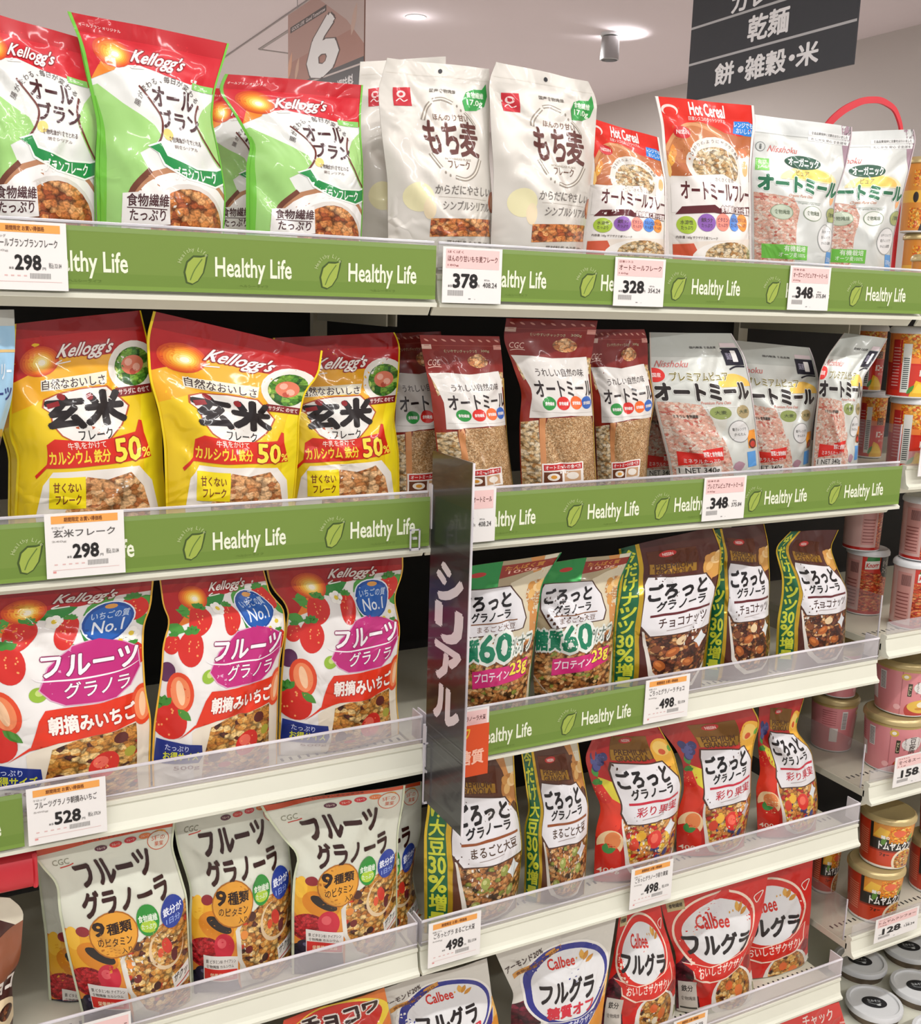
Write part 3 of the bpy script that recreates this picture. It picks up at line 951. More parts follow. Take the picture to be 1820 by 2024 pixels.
def art_oat():
    a = Art(2.05); ARTS['oat'] = (a, '#74201a')
    a.rect(0, -1, 101, -26, 101, '#7c1f18')
    for i in range(9):
        a.leaf(2, 4 + i * 11, 97.6, 7, 1.2, -28, '#c98a7c')
    a.rect(2, -1, 101, 93.2, 93.5, '#a04a3c'); a.rect(2, -1, 12, 91, 94, '#c9a89a'); a.rect(2, 90, 101, 91, 94, '#c98c80')
    a.T(3, '使いやすいチャックつき', 28, 66, 88.6, 90.8, '#b7a888', .01); a.T(3, '300g', 72, 84, 88.8, 90.8, '#b7a888', .01)
    a.T(3, 'CGC', 4, 20, 80, 84, '#dcb4a6', .005, shear=.3); a.stroke(3, [(3, 78.4), (12, 79.4), (20, 79)], 1, '#dcb4a6')
    a.ell(2, 66, 83, 14, 4.2, mat='p_tan'); a.ell(2.3, 66, 84.5, 9, 3.4, mat='p_tan', rot=20)
    a.poly(1, [(2, 76), (16, 74), (14, 50), (20, -26), (-1, -26), (-1, 74)], '#8a2a1c')
    a.poly(1.4, [(1, 36), (20, 38), (24, -26), (1, -26)], mat='p_oatflake')
    a.poly(1.6, [(4, 72), (12, 72), (13, 62), (7, 60)], mat='p_oatflake'); a.poly(1.6, [(92, 76), (99, 76), (99, 66), (95, 66)], mat='p_oatflake')
    a.poly(1.6, [(21, 39), (28, 40), (27, -26), (21, -26)], '#c98a58')
    a.poly(2, [(28, 36), (30, 39.5), (92, 41.5), (96, 39), (101, 30), (101, -26), (27, -26)], mat='p_oatfine')
    a.poly(2.6, [(2, 75), (26, 75.4), (50, 74.4), (93, 76.6), (96, 70), (96, 56), (98, 40.5), (60, 41.4), (10, 38.8), (12, 56), (8, 66)], '#dad6d0')
    a.rect(3, 12, 96, 42.8, 43.1, '#b8b2ac')
    a.T(4, 'うれしい自然の味', 24, 88, 63.2, 67.8, '#4c4240', .006, slope=1.2)
    a.T(4, 'オートミール', 17, 98, 51.5, 60.5, '#2a2020', .022, slope=1.8)
    for x, y, c in ((32, 48, '#2c8c3e'), (51, 48.4, '#cf2c24'), (70, 48.8, '#e2662a'), (87, 49, '#2c62b4')):
        a.ell(4, x, y, 9, 3.9, c); a.T(5, '食物繊維', x - 6.4, x + 6.4, y - 1.2, y + .9, '#f2ece8', .02)
    a.rect(4, 22, 76, 1.5, 13.5, '#efe9e2', slope=1); a.rect(4.4, 24, 74, 9.4, 12.8, '#c02a2c', slope=1); a.T(5, 'オートミールの食べ方', 26, 72, 10, 12.4, '#f6e6e2', .02, slope=1)
    a.rect(4.4, 24, 47, 2.4, 8.6, '#6a3c28', slope=.4); a.ell(5, 36, 5.8, 8, 2.2, '#f0e8dc', n=14); a.ell(5.2, 36, 5.8, 4, 1.1, '#dc9a3a', n=12)
    a.rect(4.4, 50, 72, 3, 9, '#c9a07a', slope=.4); a.ell(5, 61, 6.4, 8, 2.2, '#f0e8dc', n=14)
    a.rect(5, 98, 101, -26, 72, '#b08a3c')


def gorotto(key, bg, sub, subcol, pat, lab, band=None, barc='#6a241e'):
    a = Art(1.55); ARTS[key] = (a, bg)
    a.rect(0, -1, 101, -26, 101, bg)
    gold = '#a87c2c'
    X = lambda x: 21.5 + (x - 21.5) * 1.07
    if key == 'fruit':
        a.ell(.5, 8, 40, 16, 16, '#d83a24'); a.ell(.8, 14, 22, 13, 9, '#efcf9e'); a.ell(1, 16, 24, 8, 6, '#e88a50')
        a.ell(1, 10, 10, 16, 12, '#cf2c20'); a.leaf(1.4, 8, 16, 12, 3, 20, '#3f8c44'); a.leaf(1.4, 8, 16, 10, 3, 80, '#3f8c44')
        a.strawberry(.9, 6, 56, 9, 7)
        for i in range(9):
            rr = random.Random(i + 3); x, y = 14 + rr.uniform(-9, 9), 76 + rr.uniform(-5, 5)
            a.ell(1.2 + i * .06, x, y, 4.4, 3, '#3c3c6e' if i % 2 else '#565a94', n=14)
        a.leaf(1.1, 8, 66, 12, 4, 100, '#4c9a44'); a.poly(1, [(8, 66), (30, 60), (26, 46), (14, 52)], '#d5c63c')
        a.ell(1, 90, 76, 15, 11, '#f0b43c'); a.ell(1.4, 88, 79, 9, 6, '#f6cf6c'); a.ell(1.5, 88, 76, 4, 2.4, '#d8562a', n=12); a.leaf(1.6, 96, 76, 10, 3, 60, '#6aac3c')
        a.poly(.9, [(88, 60), (101, 74), (101, 30), (94, 36)], '#d8a42c')
        a.T(5, '400g', 2, 24, 1, 5.6, '#efdcc8', .006)
    else:
        a.ell(1, X(88), 74, 12, 9, '#c99448' if key == 'choco' else '#b5793a')
        for i in range(7):
            rr = random.Random(i); x, y = X(88) + rr.uniform(-8, 7), 73 + rr.uniform(-9, 9)
            a.ell(1.3 + i * .05, x, y, 5.2, 2.7, ['#dcae68', '#c98f48', '#e6c48c'][i % 3], rot=rr.uniform(0, 180), n=14)
    if key == 'soy' or key == 'sixty':
        a.poly(.8, [(70, 101), (101, 101), (101, 60), (92, 70), (84, 86)], '#c98a4a'); a.poly(.9, [(84, 101), (101, 101), (101, 74), (93, 80)], '#d5cfb8')
    if key == 'sixty':
        a.poly(1, [(-1, 84), (46, 83), (46, 101), (-1, 101)], '#2f8a44', 'foil')
        a.poly(1.2, [(46, 88), (101, 92), (101, 97), (46, 97)], '#8e2c1c'); a.T(2, 'たんぱく質', 50, 88, 93, 96, '#c98a3c', .02); a.T(2, '10.0g', 54, 84, 90, 92.6, '#e8b8a0', .01)
        a.poly(1, [(60, 84), (101, 92), (101, -26), (80, -26)], '#cfc4a8'); a.poly(1.1, [(86, 70), (101, 60), (101, 20), (90, 40)], '#c98a4c')
        a.leaf(1.4, 90, 40, 16, 4, 80, '#b5602c')
        a.ell(2, 24, 93, 8, 1.6, '#b02a22')
        pan = [(-1, 80), (2, 84), (60, 82), (74, 72), (81, 60), (78, 54), (16, 53), (3, 66)]
    else:
        a.poly(1.2, [(X(26), 77), (X(72), 73), (X(72), 90), (X(26), 93)], '#5c2e18' if key != 'fruit' else '#7c5420', 'foil')
        a.poly(1.4, [(X(27), 77), (X(70), 73.4), (X(70), 79), (X(27), 84)], gold, 'foil')
        a.T(2, 'PREMIUM', X(31), X(66), 80, 83.6, '#54300e', .03, slope=-3); a.T(2, 'GRANOLA', X(31), X(66), 76, 79.6, '#54300e', .03, slope=-3)
        a.ell(2, X(45), 89, 9, 2.2, '#b5241e'); a.T(3, 'NISSIN', X(40), X(50), 88, 90, '#f0cfc8', .03, slope=-.5)
        pan = [(X(p), q) for p, q in ((23, 70), (26, 75), (80, 69), (92, 57), (96, 42), (96, 31), (30, 34), (22, 42))]
    cc = np.mean(pan, 0)
    a.poly(2, [tuple(cc + (np.array(p) - cc) * 1.045) for p in pan], '#4a2c20')
    a.poly(2.5, pan, '#dcdadc')
    ink = '#151012'
    if key == 'sixty':
        a.T(4, 'ごろっと', 5, 62, 69.5, 79.5, ink, .045); a.T(4, 'グラノーラ', 18, 62, 62, 68, ink, .03)
        a.rect(4, 17, 70, 60.3, 61, '#7c4a20'); a.T(4, 'まるごと大豆', 24, 68, 55, 59, '#6c4a34', .0)
    else:
        a.T(4, 'ごろっと', X(26), X(82), 58.5, 69.5, ink, .05, slope=-1.5)
        a.T(4, 'グラノーラ', X(34), X(82), 50.5, 57, ink, .035, slope=-1)
        a.rect(4, X(29), X(90), 47, 48.6, barc, slope=-1.8)
        a.T(4, sub, X(37), X(87), 38.6, 45, subcol, .012, slope=-1.5)
        a.rect(4, X(44), X(70), 36.2, 36.6, '#9a8a84')
    # bowl of granola
    if key == 'sixty':
        a.poly(1.8, [(-1, 50), (100, 46), (88, -26), (-1, -26)], mat='p_soy')
        a.T(4, '糖質', -1, 26, 36.5, 51, '#1c7a58', .04, out='#dfe2da', ow=.14, mat='film')
        a.T(4, '60', 27, 64, 35.5, 53, '#1c7a58', .03, out='#dfe2da', ow=.12); a.T(4, '%オフ', 65, 93, 38, 49, '#5c6c60', .01, out='#dfe2da', ow=.14)
        a.poly(4, [(17, 18.5), (89, 21.5), (90, 33), (60, 32), (18, 30)], '#d02a74')
        a.T(5, 'プロテイン', 20, 62, 22.4, 28.6, '#f6e4ec', .02, slope=1); a.T(5, '23g', 63, 88, 22.6, 33, '#f2de4c', .03, slope=.5, out='#8c1c50', ow=.08)
        a.stroke(2.2, [(-2, 20), (10, 8), (24, 0)], 1.2, '#c9b09a')
    else:
        a.poly(1.3, [(X(23), 38), (X(96), 34), (X(97), 4), (X(80), -14), (X(50), -14), (X(30), 6)], '#dcd6cc')
        a.poly(1.7, [(X(25), 37), (X(96), 33), (X(95), 6), (X(78), -10), (X(54), -9), (X(34), 8)], mat=pat)
        if key == 'choco':
            for x, y, r_ in ((52, 20, 20), (70, 10, 160), (40, 12, 140), (82, 22, 60)):
                a.ell(2.2, X(x), y, 7.5, 3, '#a85a28', rot=r_); a.ell(2.5, X(x) - 1, y + .6, 4.5, 1.2, '#c9783c', rot=r_, n=12)
            a.ell(2.2, X(60), 27, 6, 3, '#dcc39a'); a.ell(2.2, X(36), 24, 5, 2.6, '#7a4426')
        if key == 'soy':
            for x, y in ((50, 22), (70, 26), (42, 8), (78, 12), (60, 6)):
                a.ell(2.2, X(x), y, 5, 3.4, '#8f9848' if x % 20 else '#c9a064'); a.ell(2.4, X(x) - 1, y + 1, 2.4, 1.4, '#b9bc78' if x % 20 else '#e0c48c', n=12)
        if key == 'fruit':
            a.ell(2.2, X(62), 20, 9, 7, '#d8322a', rot=30); a.ell(2.5, X(61), 21, 5, 3.6, '#ec6a54', rot=30, n=14); a.ell(2.2, X(80), 21, 4, 7, '#e8c24a', rot=-10)
            a.ell(2.2, X(76), 8, 4, 2.8, '#3c3f78'); a.ell(2.2, X(66), 6, 4, 2.8, '#3c3f78'); a.ell(2.2, X(46), 24, 6, 3.4, '#e6b23c')
            a.ell(2.2, X(38), 20, 6, 4, '#c9402c')
        star = [(X(82) + (9 if k % 2 == 0 else 5) * math.cos(k * math.pi / 4), 24 + (6.4 if k % 2 == 0 else 3.8) * math.sin(k * math.pi / 4)) for k in range(8)]
        a.poly(3, star, '#dfe4e6')
    if band:
        a.rect(3, -1, 18, -26, 101, '#17603a', 'film'); a.rect(3.4, -1, 2.2, -26, 101, '#d8b82c', 'foil'); a.rect(3.4, 17.4, 21.6, -26, 101, '#c9a428', 'foil')
        a.Tv(5, list(band), 3.5, 16, -4, 98, '#c9cf3a', .03, hs=[1.0] * len(band))
        a.rect(5, 98.6, 101, -26, 101, '#c9a428', 'foil')
    else:
        a.rect(5, 98.6, 101, -26, 101, '#c9a428' if key == 'fruit' else '#1f8a4c', 'foil')


def bandtext(a, chars, sizes):
    pass


def art_cgc():
    a = Art(1.38); ARTS['cgc'] = (a, '#cfd2bf')
    a.rect(0, -1, 101, -26, 101, '#d6d8c8')
    a.poly(1, [(-1, 96), (40, 98), (101, 97.4), (101, 102), (-1, 102)], '#cc4a20')
    a.T(2, '使いやすいチャックつき', 34, 70, 98.4, 99.6, '#5c2c1c', .01)
    for i, c in enumerate(('#5a2a3c', '#c83c34', '#c8323c', '#e07a3c', '#e8a23c')):
        a.ell(2, 45 + i * 11, 93.4 + i * .5, 4.6, 1.7, c); a.T(3, 'フルーツ', 42 + i * 11, 48 + i * 11, 92.8 + i * .5, 94 + i * .5, '#f0d8c8')
    a.T(2, 'CGC', 8, 20, 88.6, 92, '#8a8a74', .004, shear=.3); a.stroke(2, [(11, 87), (18, 87.6), (22, 88.4)], .8, '#c23a2c')
    a.ell(2, 88, 91, 8.5, 5.8, '#c9603c'); a.ell(2.3, 88, 91, 7.9, 5.3, '#dcdaca'); a.T(3, '5種の', 83, 93, 91, 94, '#c9603c', .01); a.T(3, '果実', 85, 92, 87.4, 90.4, '#c9603c', .01)
    a.T(4, 'フルーツ', 20, 79, 74.5, 87, '#33140e', .045, shear=-.06, slope=.8)
    a.T(4, 'グラノーラ', 18, 86, 58, 71.5, '#33140e', .045, shear=-.06, slope=.5)
    # fruit at the left, granola at the right
    a.poly(.8, [(1.6, -26), (1.6, 52), (10, 50), (22, 44), (40, 40), (44, -26)], '#dc8a34')
    a.ell(1.1, 20, 34, 22, 13, '#e6a82c', rot=-30); a.ell(1.3, 22, 35, 16, 8, '#d9861c', rot=-30); a.ell(1.5, 24, 36, 12, 3.4, '#28201c', rot=-30)
    a.ell(1.2, 6, 46, 5, 7, '#f0bc3a'); a.ell(1.3, 14, 50, 5, 3, '#8e2a30')
    a.ell(1.4, 12, 20, 14, 9, mat='p_rasp'); a.ell(1.6, 28, 23, 9, 8, '#c8283c'); a.ell(1.8, 26, 25, 4, 3, '#dc5a60', n=12)
    a.poly(1.8, [(1.6, -26), (1.6, 8), (14, 14), (30, 12), (40, 2), (44, -26)], mat='p_blueb')
    for x, y in ((18, 12.5), (27, 11), (9, 8), (6, -2)):
        a.ell(2, x, y, 5.5, 4, '#241c34'); a.ell(2.2, x + .5, y + 1, 2, 1.2, '#5c5a78', n=10)
    a.poly(2.2, [(98.4, 52), (90, 46), (70, 45), (56, 40), (44, 38), (38, 32), (40, 14), (50, 0), (62, -12), (62, -26), (98.4, -26)], '#dcd8cc')
    a.poly(2.5, [(98.4, 54), (90, 48), (70, 46), (58, 41), (46, 38), (42, 32), (44, 14), (54, 0), (66, -12), (66, -26), (98.4, -26)], mat='p_granola')
    a.ell(3, 78, 31, 16, 12, '#d9c09a'); a.ell(3.3, 79, 32, 14.5, 11, mat='p_granola'); a.ell(3.6, 78, 33, 4, 5, '#c83424', rot=20); a.ell(3.6, 84, 26, 3, 4, '#5c1c20'); a.ell(3.6, 72, 30, 2.6, 3, '#d8502c')
    a.ell(3, 50, 20, 3.5, 2.4, '#6a1e1c'); a.ell(3, 66, 12, 3.5, 2.4, '#40201c'); a.ell(3, 54, 38, 4, 2.6, '#4c2a20'); a.ell(3, 84, 10, 4, 2.6, '#d87a2c'); a.ell(3, 46, 29, 3.5, 2.6, '#e08a3a')
    a.poly(3.4, [(80, 13), (98, 17), (98, 6), (82, 4)], '#e9e6de'); a.T(4, 'ザクッ', 82, 96, 8.6, 13.6, '#3c3430', .02, slope=1.4, shear=.2); a.stroke(4, [(82, 5), (98, 9)], 1, '#c8302c')
    a.ell(4, 37, 47, 19, 13, '#a8651c'); a.ell(4.3, 37, 47, 18, 12.2, '#dc9a34')
    a.T(5, '9', 22, 30, 47, 55, '#2a1810', .035); a.T(5, '種類', 32, 51, 47.6, 53.6, '#2a1810', .03)
    a.T(5, 'のビタミン', 24, 50, 41, 45.6, '#3a2414', .012); a.T(5, '入り', 41, 49, 36.4, 39.6, '#3a2414', .01)
    a.ell(4, 64.5, 51, 9, 8.8, '#2c8c34'); a.ell(4.3, 64.5, 47.5, 6.5, 3.4, '#a8c83c'); a.T(5, '食物繊維', 57, 72, 50, 54, '#e4f0dc', .02); a.T(5, 'たっぷり', 59, 70, 46, 48.8, '#e4f0dc', .01)
    a.ell(4, 85.5, 50.5, 10.5, 8.8, '#243c94'); a.T(5, '鉄分が', 77, 94, 49.4, 54, '#e4e8f6', .03); a.T(5, '1日分', 79, 92, 44.6, 48, '#9ab0e8', .01)
    a.poly(4, [(10, 4), (40, 2), (40, 16.5), (10, 19)], '#e2dfd8'); a.poly(4.4, [(10.6, 4.6), (39.4, 2.6), (39.4, 9), (10.6, 11.4)], '#d42a24')
    a.T(5, '栄養機能食品', 15, 35, 5.6, 8.6, '#f8d8b4', .02, slope=-1); a.T(5, '鉄 ビタミンB1 ナイアシン', 12, 38, 14.4, 16.6, '#6c6660', slope=-1.4); a.T(5, '食物繊維 カルシウム', 12, 36, 11.8, 13.6, '#6c6660', slope=-1.4)
    a.T(4, '380g', 88, 97, -5, -1, '#3c3430', .01)
    a.rect(5, -1, 1.8, -26, 101, '#cfd6b8'); a.rect(5, 98.4, 101, -26, 101, '#cfd6b8')


def art_berry():
    a = Art(1.5); ARTS['berry'] = (a, '#e6e3de')
    a.rect(0, -1, 101, -26, 101, '#e9e6e2')
    a.poly(1, [(-1, 66), (10, 70), (26, 80), (40, 84), (60, 86), (80, 90), (101, 91), (101, 102), (-1, 102)], '#b41c1e')
    a.rect(1.2, -1, 101, 94, 102, '#99161a')
    a.poly(1.5, [(6, 68), (18, 78), (36, 83), (22, 72)], '#e87a24'); sun(a, 27, 85, .9)
    script_name(a, 44, 78, 86.5, 93.5, .5)
    for x, y, l, w_, g in ((34, 80, 24, 5, 20), (26, 72, 20, 4, 150), (60, 72, 26, 7, -30), (60, 80, 24, 5, 40), (56, 66, 20, 5, -60), (86, 84, 20, 5, 10), (14, 66, 16, 4, 160), (12, 74, 14, 4, 60), (94, 78, 14, 4, -60)):
        a.leaf(1.6, x, y, l, w_, g, '#4c9a3c' if (x + y) % 3 else '#2f8436')
    for x, y in ((44, 78), (92, 67), (85, 64)):
        for k in range(5):
            a.ell(2.8, x + 3 * math.cos(k * 1.26), y + 2 * math.sin(k * 1.26), 2.6, 1.7, '#f4f2ea', n=10)
        a.ell(3.2, x, y, 1.8, 1.2, '#e2c63c', n=10)
    a.strawberry(2, 26, 72, 9, 8.5, -20); a.strawberry(2.3, 20, 58, 9.5, 9, 5); a.strawberry(2, 52, 72, 7, 8.5, -8); a.strawberry(2, 90, 81, 9, 7.5, 10); a.strawberry(2, 6, 60, 6, 5, 0)
    a.strawberry(2, 95, 57, 6, 6, 20)
    a.strawberry(2.4, 15, 36, 9.5, 10.5, 14, cut=True); a.strawberry(2.6, 9, 22, 12, 10, 30); a.ell(2, 4, 46, 6, 5, '#5c2c54')
    a.leaf(3, 14, 28, 14, 3, -40, '#4c8c34'); a.ell(2.4, 35, 44, 5.5, 3.4, '#93b83a', rot=40); a.ell(2.8, 36, 45, 3, 1.6, '#c4d87a', rot=40, n=12)
    a.ell(3, 76, 75.5, 16.5, 11.5, '#e4ecf4'); a.ell(3.2, 76, 75.5, 15.6, 10.8, '#1c4c9c'); a.ell(3.4, 76, 75, 14, 9.4, '#2460b4')
    a.T(4, 'いちごの質', 65, 88, 76.6, 81, '#bcd2ee', .015, slope=.6); a.T(4, 'No.1', 67, 86, 69, 75.6, '#e6eef8', .01, slope=.6); a.ell(4, 76, 84, 4, 1.4, '#d89a4c', n=10)
    m = [(36, 46), (42, 56), (56, 65), (72, 67), (86, 64), (96, 60), (97, 50), (90, 42), (80, 38), (50, 38), (42, 41)]
    c = np.mean(m, 0)
    a.poly(3, [tuple(c + (np.array(p) - c) * 1.03) for p in m], '#d9a0c0'); a.poly(3.4, m, '#bd2a78')
    a.T(4, 'フルーツ', 38, 96, 51.5, 61, '#f2ecee', .03, out='#8c1c58', ow=.07, shear=.04)
    a.stroke(4, [(32, 52), (38, 50), (60, 49.6), (84, 50), (97, 53)], 1.2, '#f2ecee', taper=True)
    a.T(4, 'グラノラ', 50, 90, 41, 48.4, '#f2ecee', .012, out='#8c1c58', ow=.05, shear=.04)
    a.poly(3.7, [(34, 32), (38, 36.5), (60, 37), (101, 38), (101, 24.6), (70, 22), (44, 21), (28, 19.5), (16, 12.5), (28, 18)], '#dc3418')
    a.T(5, '朝摘みいちご', 39, 91, 25, 33, '#f6ece4', .04, out='#a81c10', ow=.08, slope=.6)
    a.strawberry(4.6, 96, 31, 7.5, 10, -8, cut=True)
    a.poly(2, [(26, 16), (36, 20), (101, 26), (101, -26), (30, -26)], '#e6dcc8')
    a.poly(3, [(40, 18), (52, 21), (90, 23), (92, -26), (34, -26), (36, 2)], mat='p_granola')
    a.strawberry(3.6, 70, 6, 9, 7, -30, leaf=False); a.ell(3.8, 68, 8, 5, 3, '#ea6a58', rot=-30, n=12)
    a.ell(3.6, 44, 2, 5, 3.4, '#5a2420'); a.ell(3.6, 80, 18, 4.6, 2.8, '#5a2420', rot=-20); a.ell(3.6, 86, 10, 3.6, 2.6, '#a8a43a'); a.ell(3.6, 52, -6, 5, 3, '#c8362a')
    a.poly(4.2, [(1, 0), (32, -1), (35, 3), (34, 9), (2, 12.5)], '#1d3080'); a.T(5, 'たっぷり', 8, 24, 7, 10, '#c8d0f0', .01, slope=-1); a.T(5, 'お得サイズ', 7, 32, 1.8, 6.2, '#d8dc3c', .025, slope=-.8)
    a.T(4, '500g', 14, 33, -8, -3, '#7c4a44', .01)
    a.rect(5, -1, 1.2, -26, 101, '#e8b43c'); a.rect(5, 98.9, 101, -26, 101, '#e8b43c')


def calbee(key, bg, ring, second):
    a = Art(1.35); ARTS[key] = (a, bg)
    a.rect(0, -1, 101, -30, 101, bg)
    red = key == 'calbeered'
    if red:
        a.poly(.6, [(-1, 44), (12, 56), (20, 40), (22, 12), (10, -30), (-1, -30)], mat='p_grape')
        a.poly(.8, [(-1, 8), (30, 12), (101, 20), (101, -30), (-1, -30)], '#dedbd2')
        a.ell(1, 26, 30, 10, 12, '#c8322c'); a.ell(1, 96, 36, 12, 10, '#c8281e'); a.ell(1.3, 92, 30, 7, 5, '#8c1c1c')
    else:
        a.poly(.6, [(-1, 50), (12, 54), (26, 36), (26, -30), (-1, -30)], mat='p_grape')
        a.ell(.9, 18, 18, 14, 14, '#d0342c'); a.ell(1, 26, 12, 9, 9, '#f0e8d4')
        a.ell(.8, 98, 44, 12, 12, '#e8a23c'); a.ell(1.1, 98, 44, 9, 9, '#f4c26c'); a.ell(.9, 94, 20, 16, 14, '#e09434')
        a.T(3, 'アーモンド20%', 2, 36, 78, 83, '#3c2420', .02, slope=10); a.poly(2, [(4, 73), (52, 86), (52, 92), (4, 79)][:0] or [(6, 72), (52, 87), (52, 91), (6, 76)], '#c98c3a')
        a.T(3, '食物繊維たっぷり', 9, 48, 73.4, 76, '#7c4a1c', .02, slope=12)
    cx, cy, rx, ry = (47, 65, 42, 27) if red else (54, 60, 43, 30)
    a.ell(1.6, cx, cy, rx + 2.4, ry + 1.8, '#f0d8c4' if red else '#e9e6de', rot=-6, n=48)
    a.ell(2, cx, cy, rx, ry, ring, rot=-6, n=48)
    a.ell(2.4, cx + 1.5, cy - .5 if red else cy - 1, rx * (.87 if red else .89), ry * (.82 if red else .88), '#dedede', rot=-6, n=48)
    a.T(4, 'Calbee', 27, 58, 70, 80, '#cc2a1e', .02, slope=-2.5) if red else a.T(4, 'Calbee', 37, 62, 74, 82, '#cc2a1e', .02, slope=-1.5)
    a.leaf(4, 70, 74, 10, 2.4, 60, '#c98c34'); a.leaf(4, 69, 75, 10, 2.4, 90, '#dca84c'); a.leaf(4, 72, 72, 10, 2.4, 30, '#c98c34')
    for x in (60, 64, 68):
        a.ell(4, x, 77, .8, .8, '#d8a03c', n=8)
    if red:
        a.T(4, 'フルグラ', 11, 83, 53, 68, '#1c1416', .045, slope=-8)
        rb = [(6, 47), (18, 45), (36, 41), (56, 42), (78, 45), (90, 50), (88, 38), (76, 32), (56, 30), (36, 30), (18, 36), (16, 41)]
        a.poly(2.8, [(x_ + (1 if x_ > 50 else -1) * 1.2, y_ + (-1 if y_ < 41 else .8)) for x_, y_ in rb], '#f0d8c4'); a.poly(3.2, rb, '#cf2418')
        a.T(4, 'おいしさザクザク♪', 22, 83, 35, 42, '#f4dcd0', .02, slope=-1)
        a.ell(1.8, 66, 12, 31, 22, '#e4e0d8'); a.ell(2.2, 66, 16, 25, 17, mat='p_granola'); a.ell(2.6, 60, 22, 5, 3.4, '#d8642c', n=12); a.ell(2.6, 72, 16, 6, 4.4, '#e0783a', n=14); a.ell(2.8, 62, 12, 4, 3, '#f2e6cc', n=12)
        a.rect(3, 2, 20, 8, 32, '#d6cfc4'); a.T(4, '鉄分', 5, 16, 24, 29, '#4a4440', .02); a.T(4, '食物繊維', 4, 18, 17, 20, '#7a726c'); a.rect(4, 3, 19, 10, 11.4, '#3c3834')
        a.rect(3, 4, 20, 87, 95, '#b8a878'); a.T(4, '食物繊維', 6, 18, 89.6, 93, '#3c2c1c', .02)
        a.stroke(3, [(88, 80), (92, 76), (97, 84), (90, 82), (88, 80)], 1, '#f0e0d4'); a.ell(1.6, 34, 4, 10, 5, '#8c9464'); a.ell(1.7, 92, 8, 9, 5, '#8c9464')
    else:
        a.T(4, 'フルグラ', 25, 80, 49, 66, '#1c1416', .045, slope=-4)
        a.T(4, '糖質オフ', 32, 80, 36, 45.5, '#c8283a', .045, slope=-1)
        rb = [(20, 32), (34, 33), (60, 31), (82, 34), (97, 46), (92, 32), (74, 22), (50, 18), (30, 19), (26, 24)]
        a.poly(2.8, [(x_ + (1 if x_ > 50 else -1) * 1.2, y_ + (-1 if y_ < 30 else .8)) for x_, y_ in rb], '#e9e6de'); a.poly(3.2, rb, ring)
        a.T(4, 'おいしさザクザク♪', 36, 84, 23.5, 29.5, '#dfe0f0', .02, slope=3)
        a.ell(1.8, 66, 2, 30, 20, '#e4e0d8'); a.ell(2.2, 66, 6, 26, 15, mat='p_granola')


def art_chocowa():
    a = Art(1.2); ARTS['chocowa'] = (a, '#e07a2a')
    a.rect(0, -1, 101, -30, 101, '#e27a28'); a.poly(.5, [(-1, 101), (-1, 60), (30, 72), (60, 101)], '#d8401e')
    a.ell(1, 55, 74, 46, 27, '#f2d23c', rot=-6, n=40); a.ell(1.4, 52, 74, 42, 24, '#cc2c1c', rot=-6, n=40)
    a.T(3, 'チョコワ', 17, 90, 73, 90, '#33160e', .05, out='#ece4da', ow=.13, slope=-2)
    a.ell(1.6, 60, 30, 34, 26, '#ecdcc0'); a.ell(2, 60, 30, 30, 22, mat='p_choc')


def art_blue():
    a = Art(2.0); ARTS['blue'] = (a, '#9cc4e0')
    a.rect(0, -1, 101, -26, 101, '#9cc6e2'); a.rect(1, -1, 101, 92, 101, '#c2c4bc')
    a.rect(2, 60, 100, 79, 80.4, '#d8b87a')
    a.T(3, 'ミューズリー', 40, 96, 66, 74, '#e4eef6', .03); a.T(3, 'オーツ', 60, 97, 56, 62, '#2c3c7c', .03)
    rr = random.Random(5)
    for i in range(26):
        a.ell(2 + i * .02, rr.uniform(40, 98), rr.uniform(0, 50), 6, 3.4, rr.choice(['#3c4a3c', '#c9a24c', '#e4eef0', '#4a3c6c', '#7c8c3c', '#5c8cc8']), n=12)


def art_brown():
    a = Art(1.2); ARTS['brown'] = (a, '#4a2418')
    a.rect(0, -1, 101, -30, 101, '#42201a'); a.poly(1, [(30, 101), (101, 101), (101, 78), (70, 84)], '#d9d2bc')
    a.poly(1.2, [(40, 60), (101, 84), (101, 50), (60, 30)], '#8a5238')
    a.T(3, 'チョコ', 60, 98, 34, 46, '#ece4da', .05); a.ell(2, 84, 18, 20, 12, '#e4cfa8'); a.ell(2.3, 88, 20, 10, 5, mat='p_choc')
    a.T(3, 'ナッツ', 62, 97, -6, 4, '#f0ead8', .04)


art_bran(); art_mochi(); art_hot(); art_organic(); art_premium(); art_genmai(); art_oat(); art_cgc(); art_berry()
gorotto('sixty', '#a89878', 'まるごと大豆', '#6c4a34', 'p_soy', '')
gorotto('choco', '#4c2018', 'チョコナッツ', '#3c1c14', 'p_choc', '', band=list('今だけナッツ') + ['30', '%', '増', '量'], barc='#5c1a20')
gorotto('soy', '#5a3320', 'まるごと大豆', '#4c3424', 'p_soy', '', band=list('今だけ大豆') + ['30', '%', '増', '量'], barc='#8c4a24')
gorotto('fruit', '#b52420', '彩り果実', '#b8283a', 'p_fruit', '', barc='#c0283c')
calbee('calbeered', '#cf2018', '#cf2418', None); calbee('calbeeblue', '#d3d0c6', '#2b3088', None)
art_chocowa(); art_blue(); art_brown()
# ------------------------------------------------------------------ the room
ZC, ZF = 1.2, -1.72
SHELF_Z = [0.0, -0.322, -0.6403, -0.9595, -1.2796]
CUP_Z = [0.0, -0.29, -0.598, -0.884, -1.2, -1.5]
RAIL_H = 0.0823


def structure(name, mb, mats):
    o = mb.build(name, mats)
    o['kind'] = 'structure'
    return o


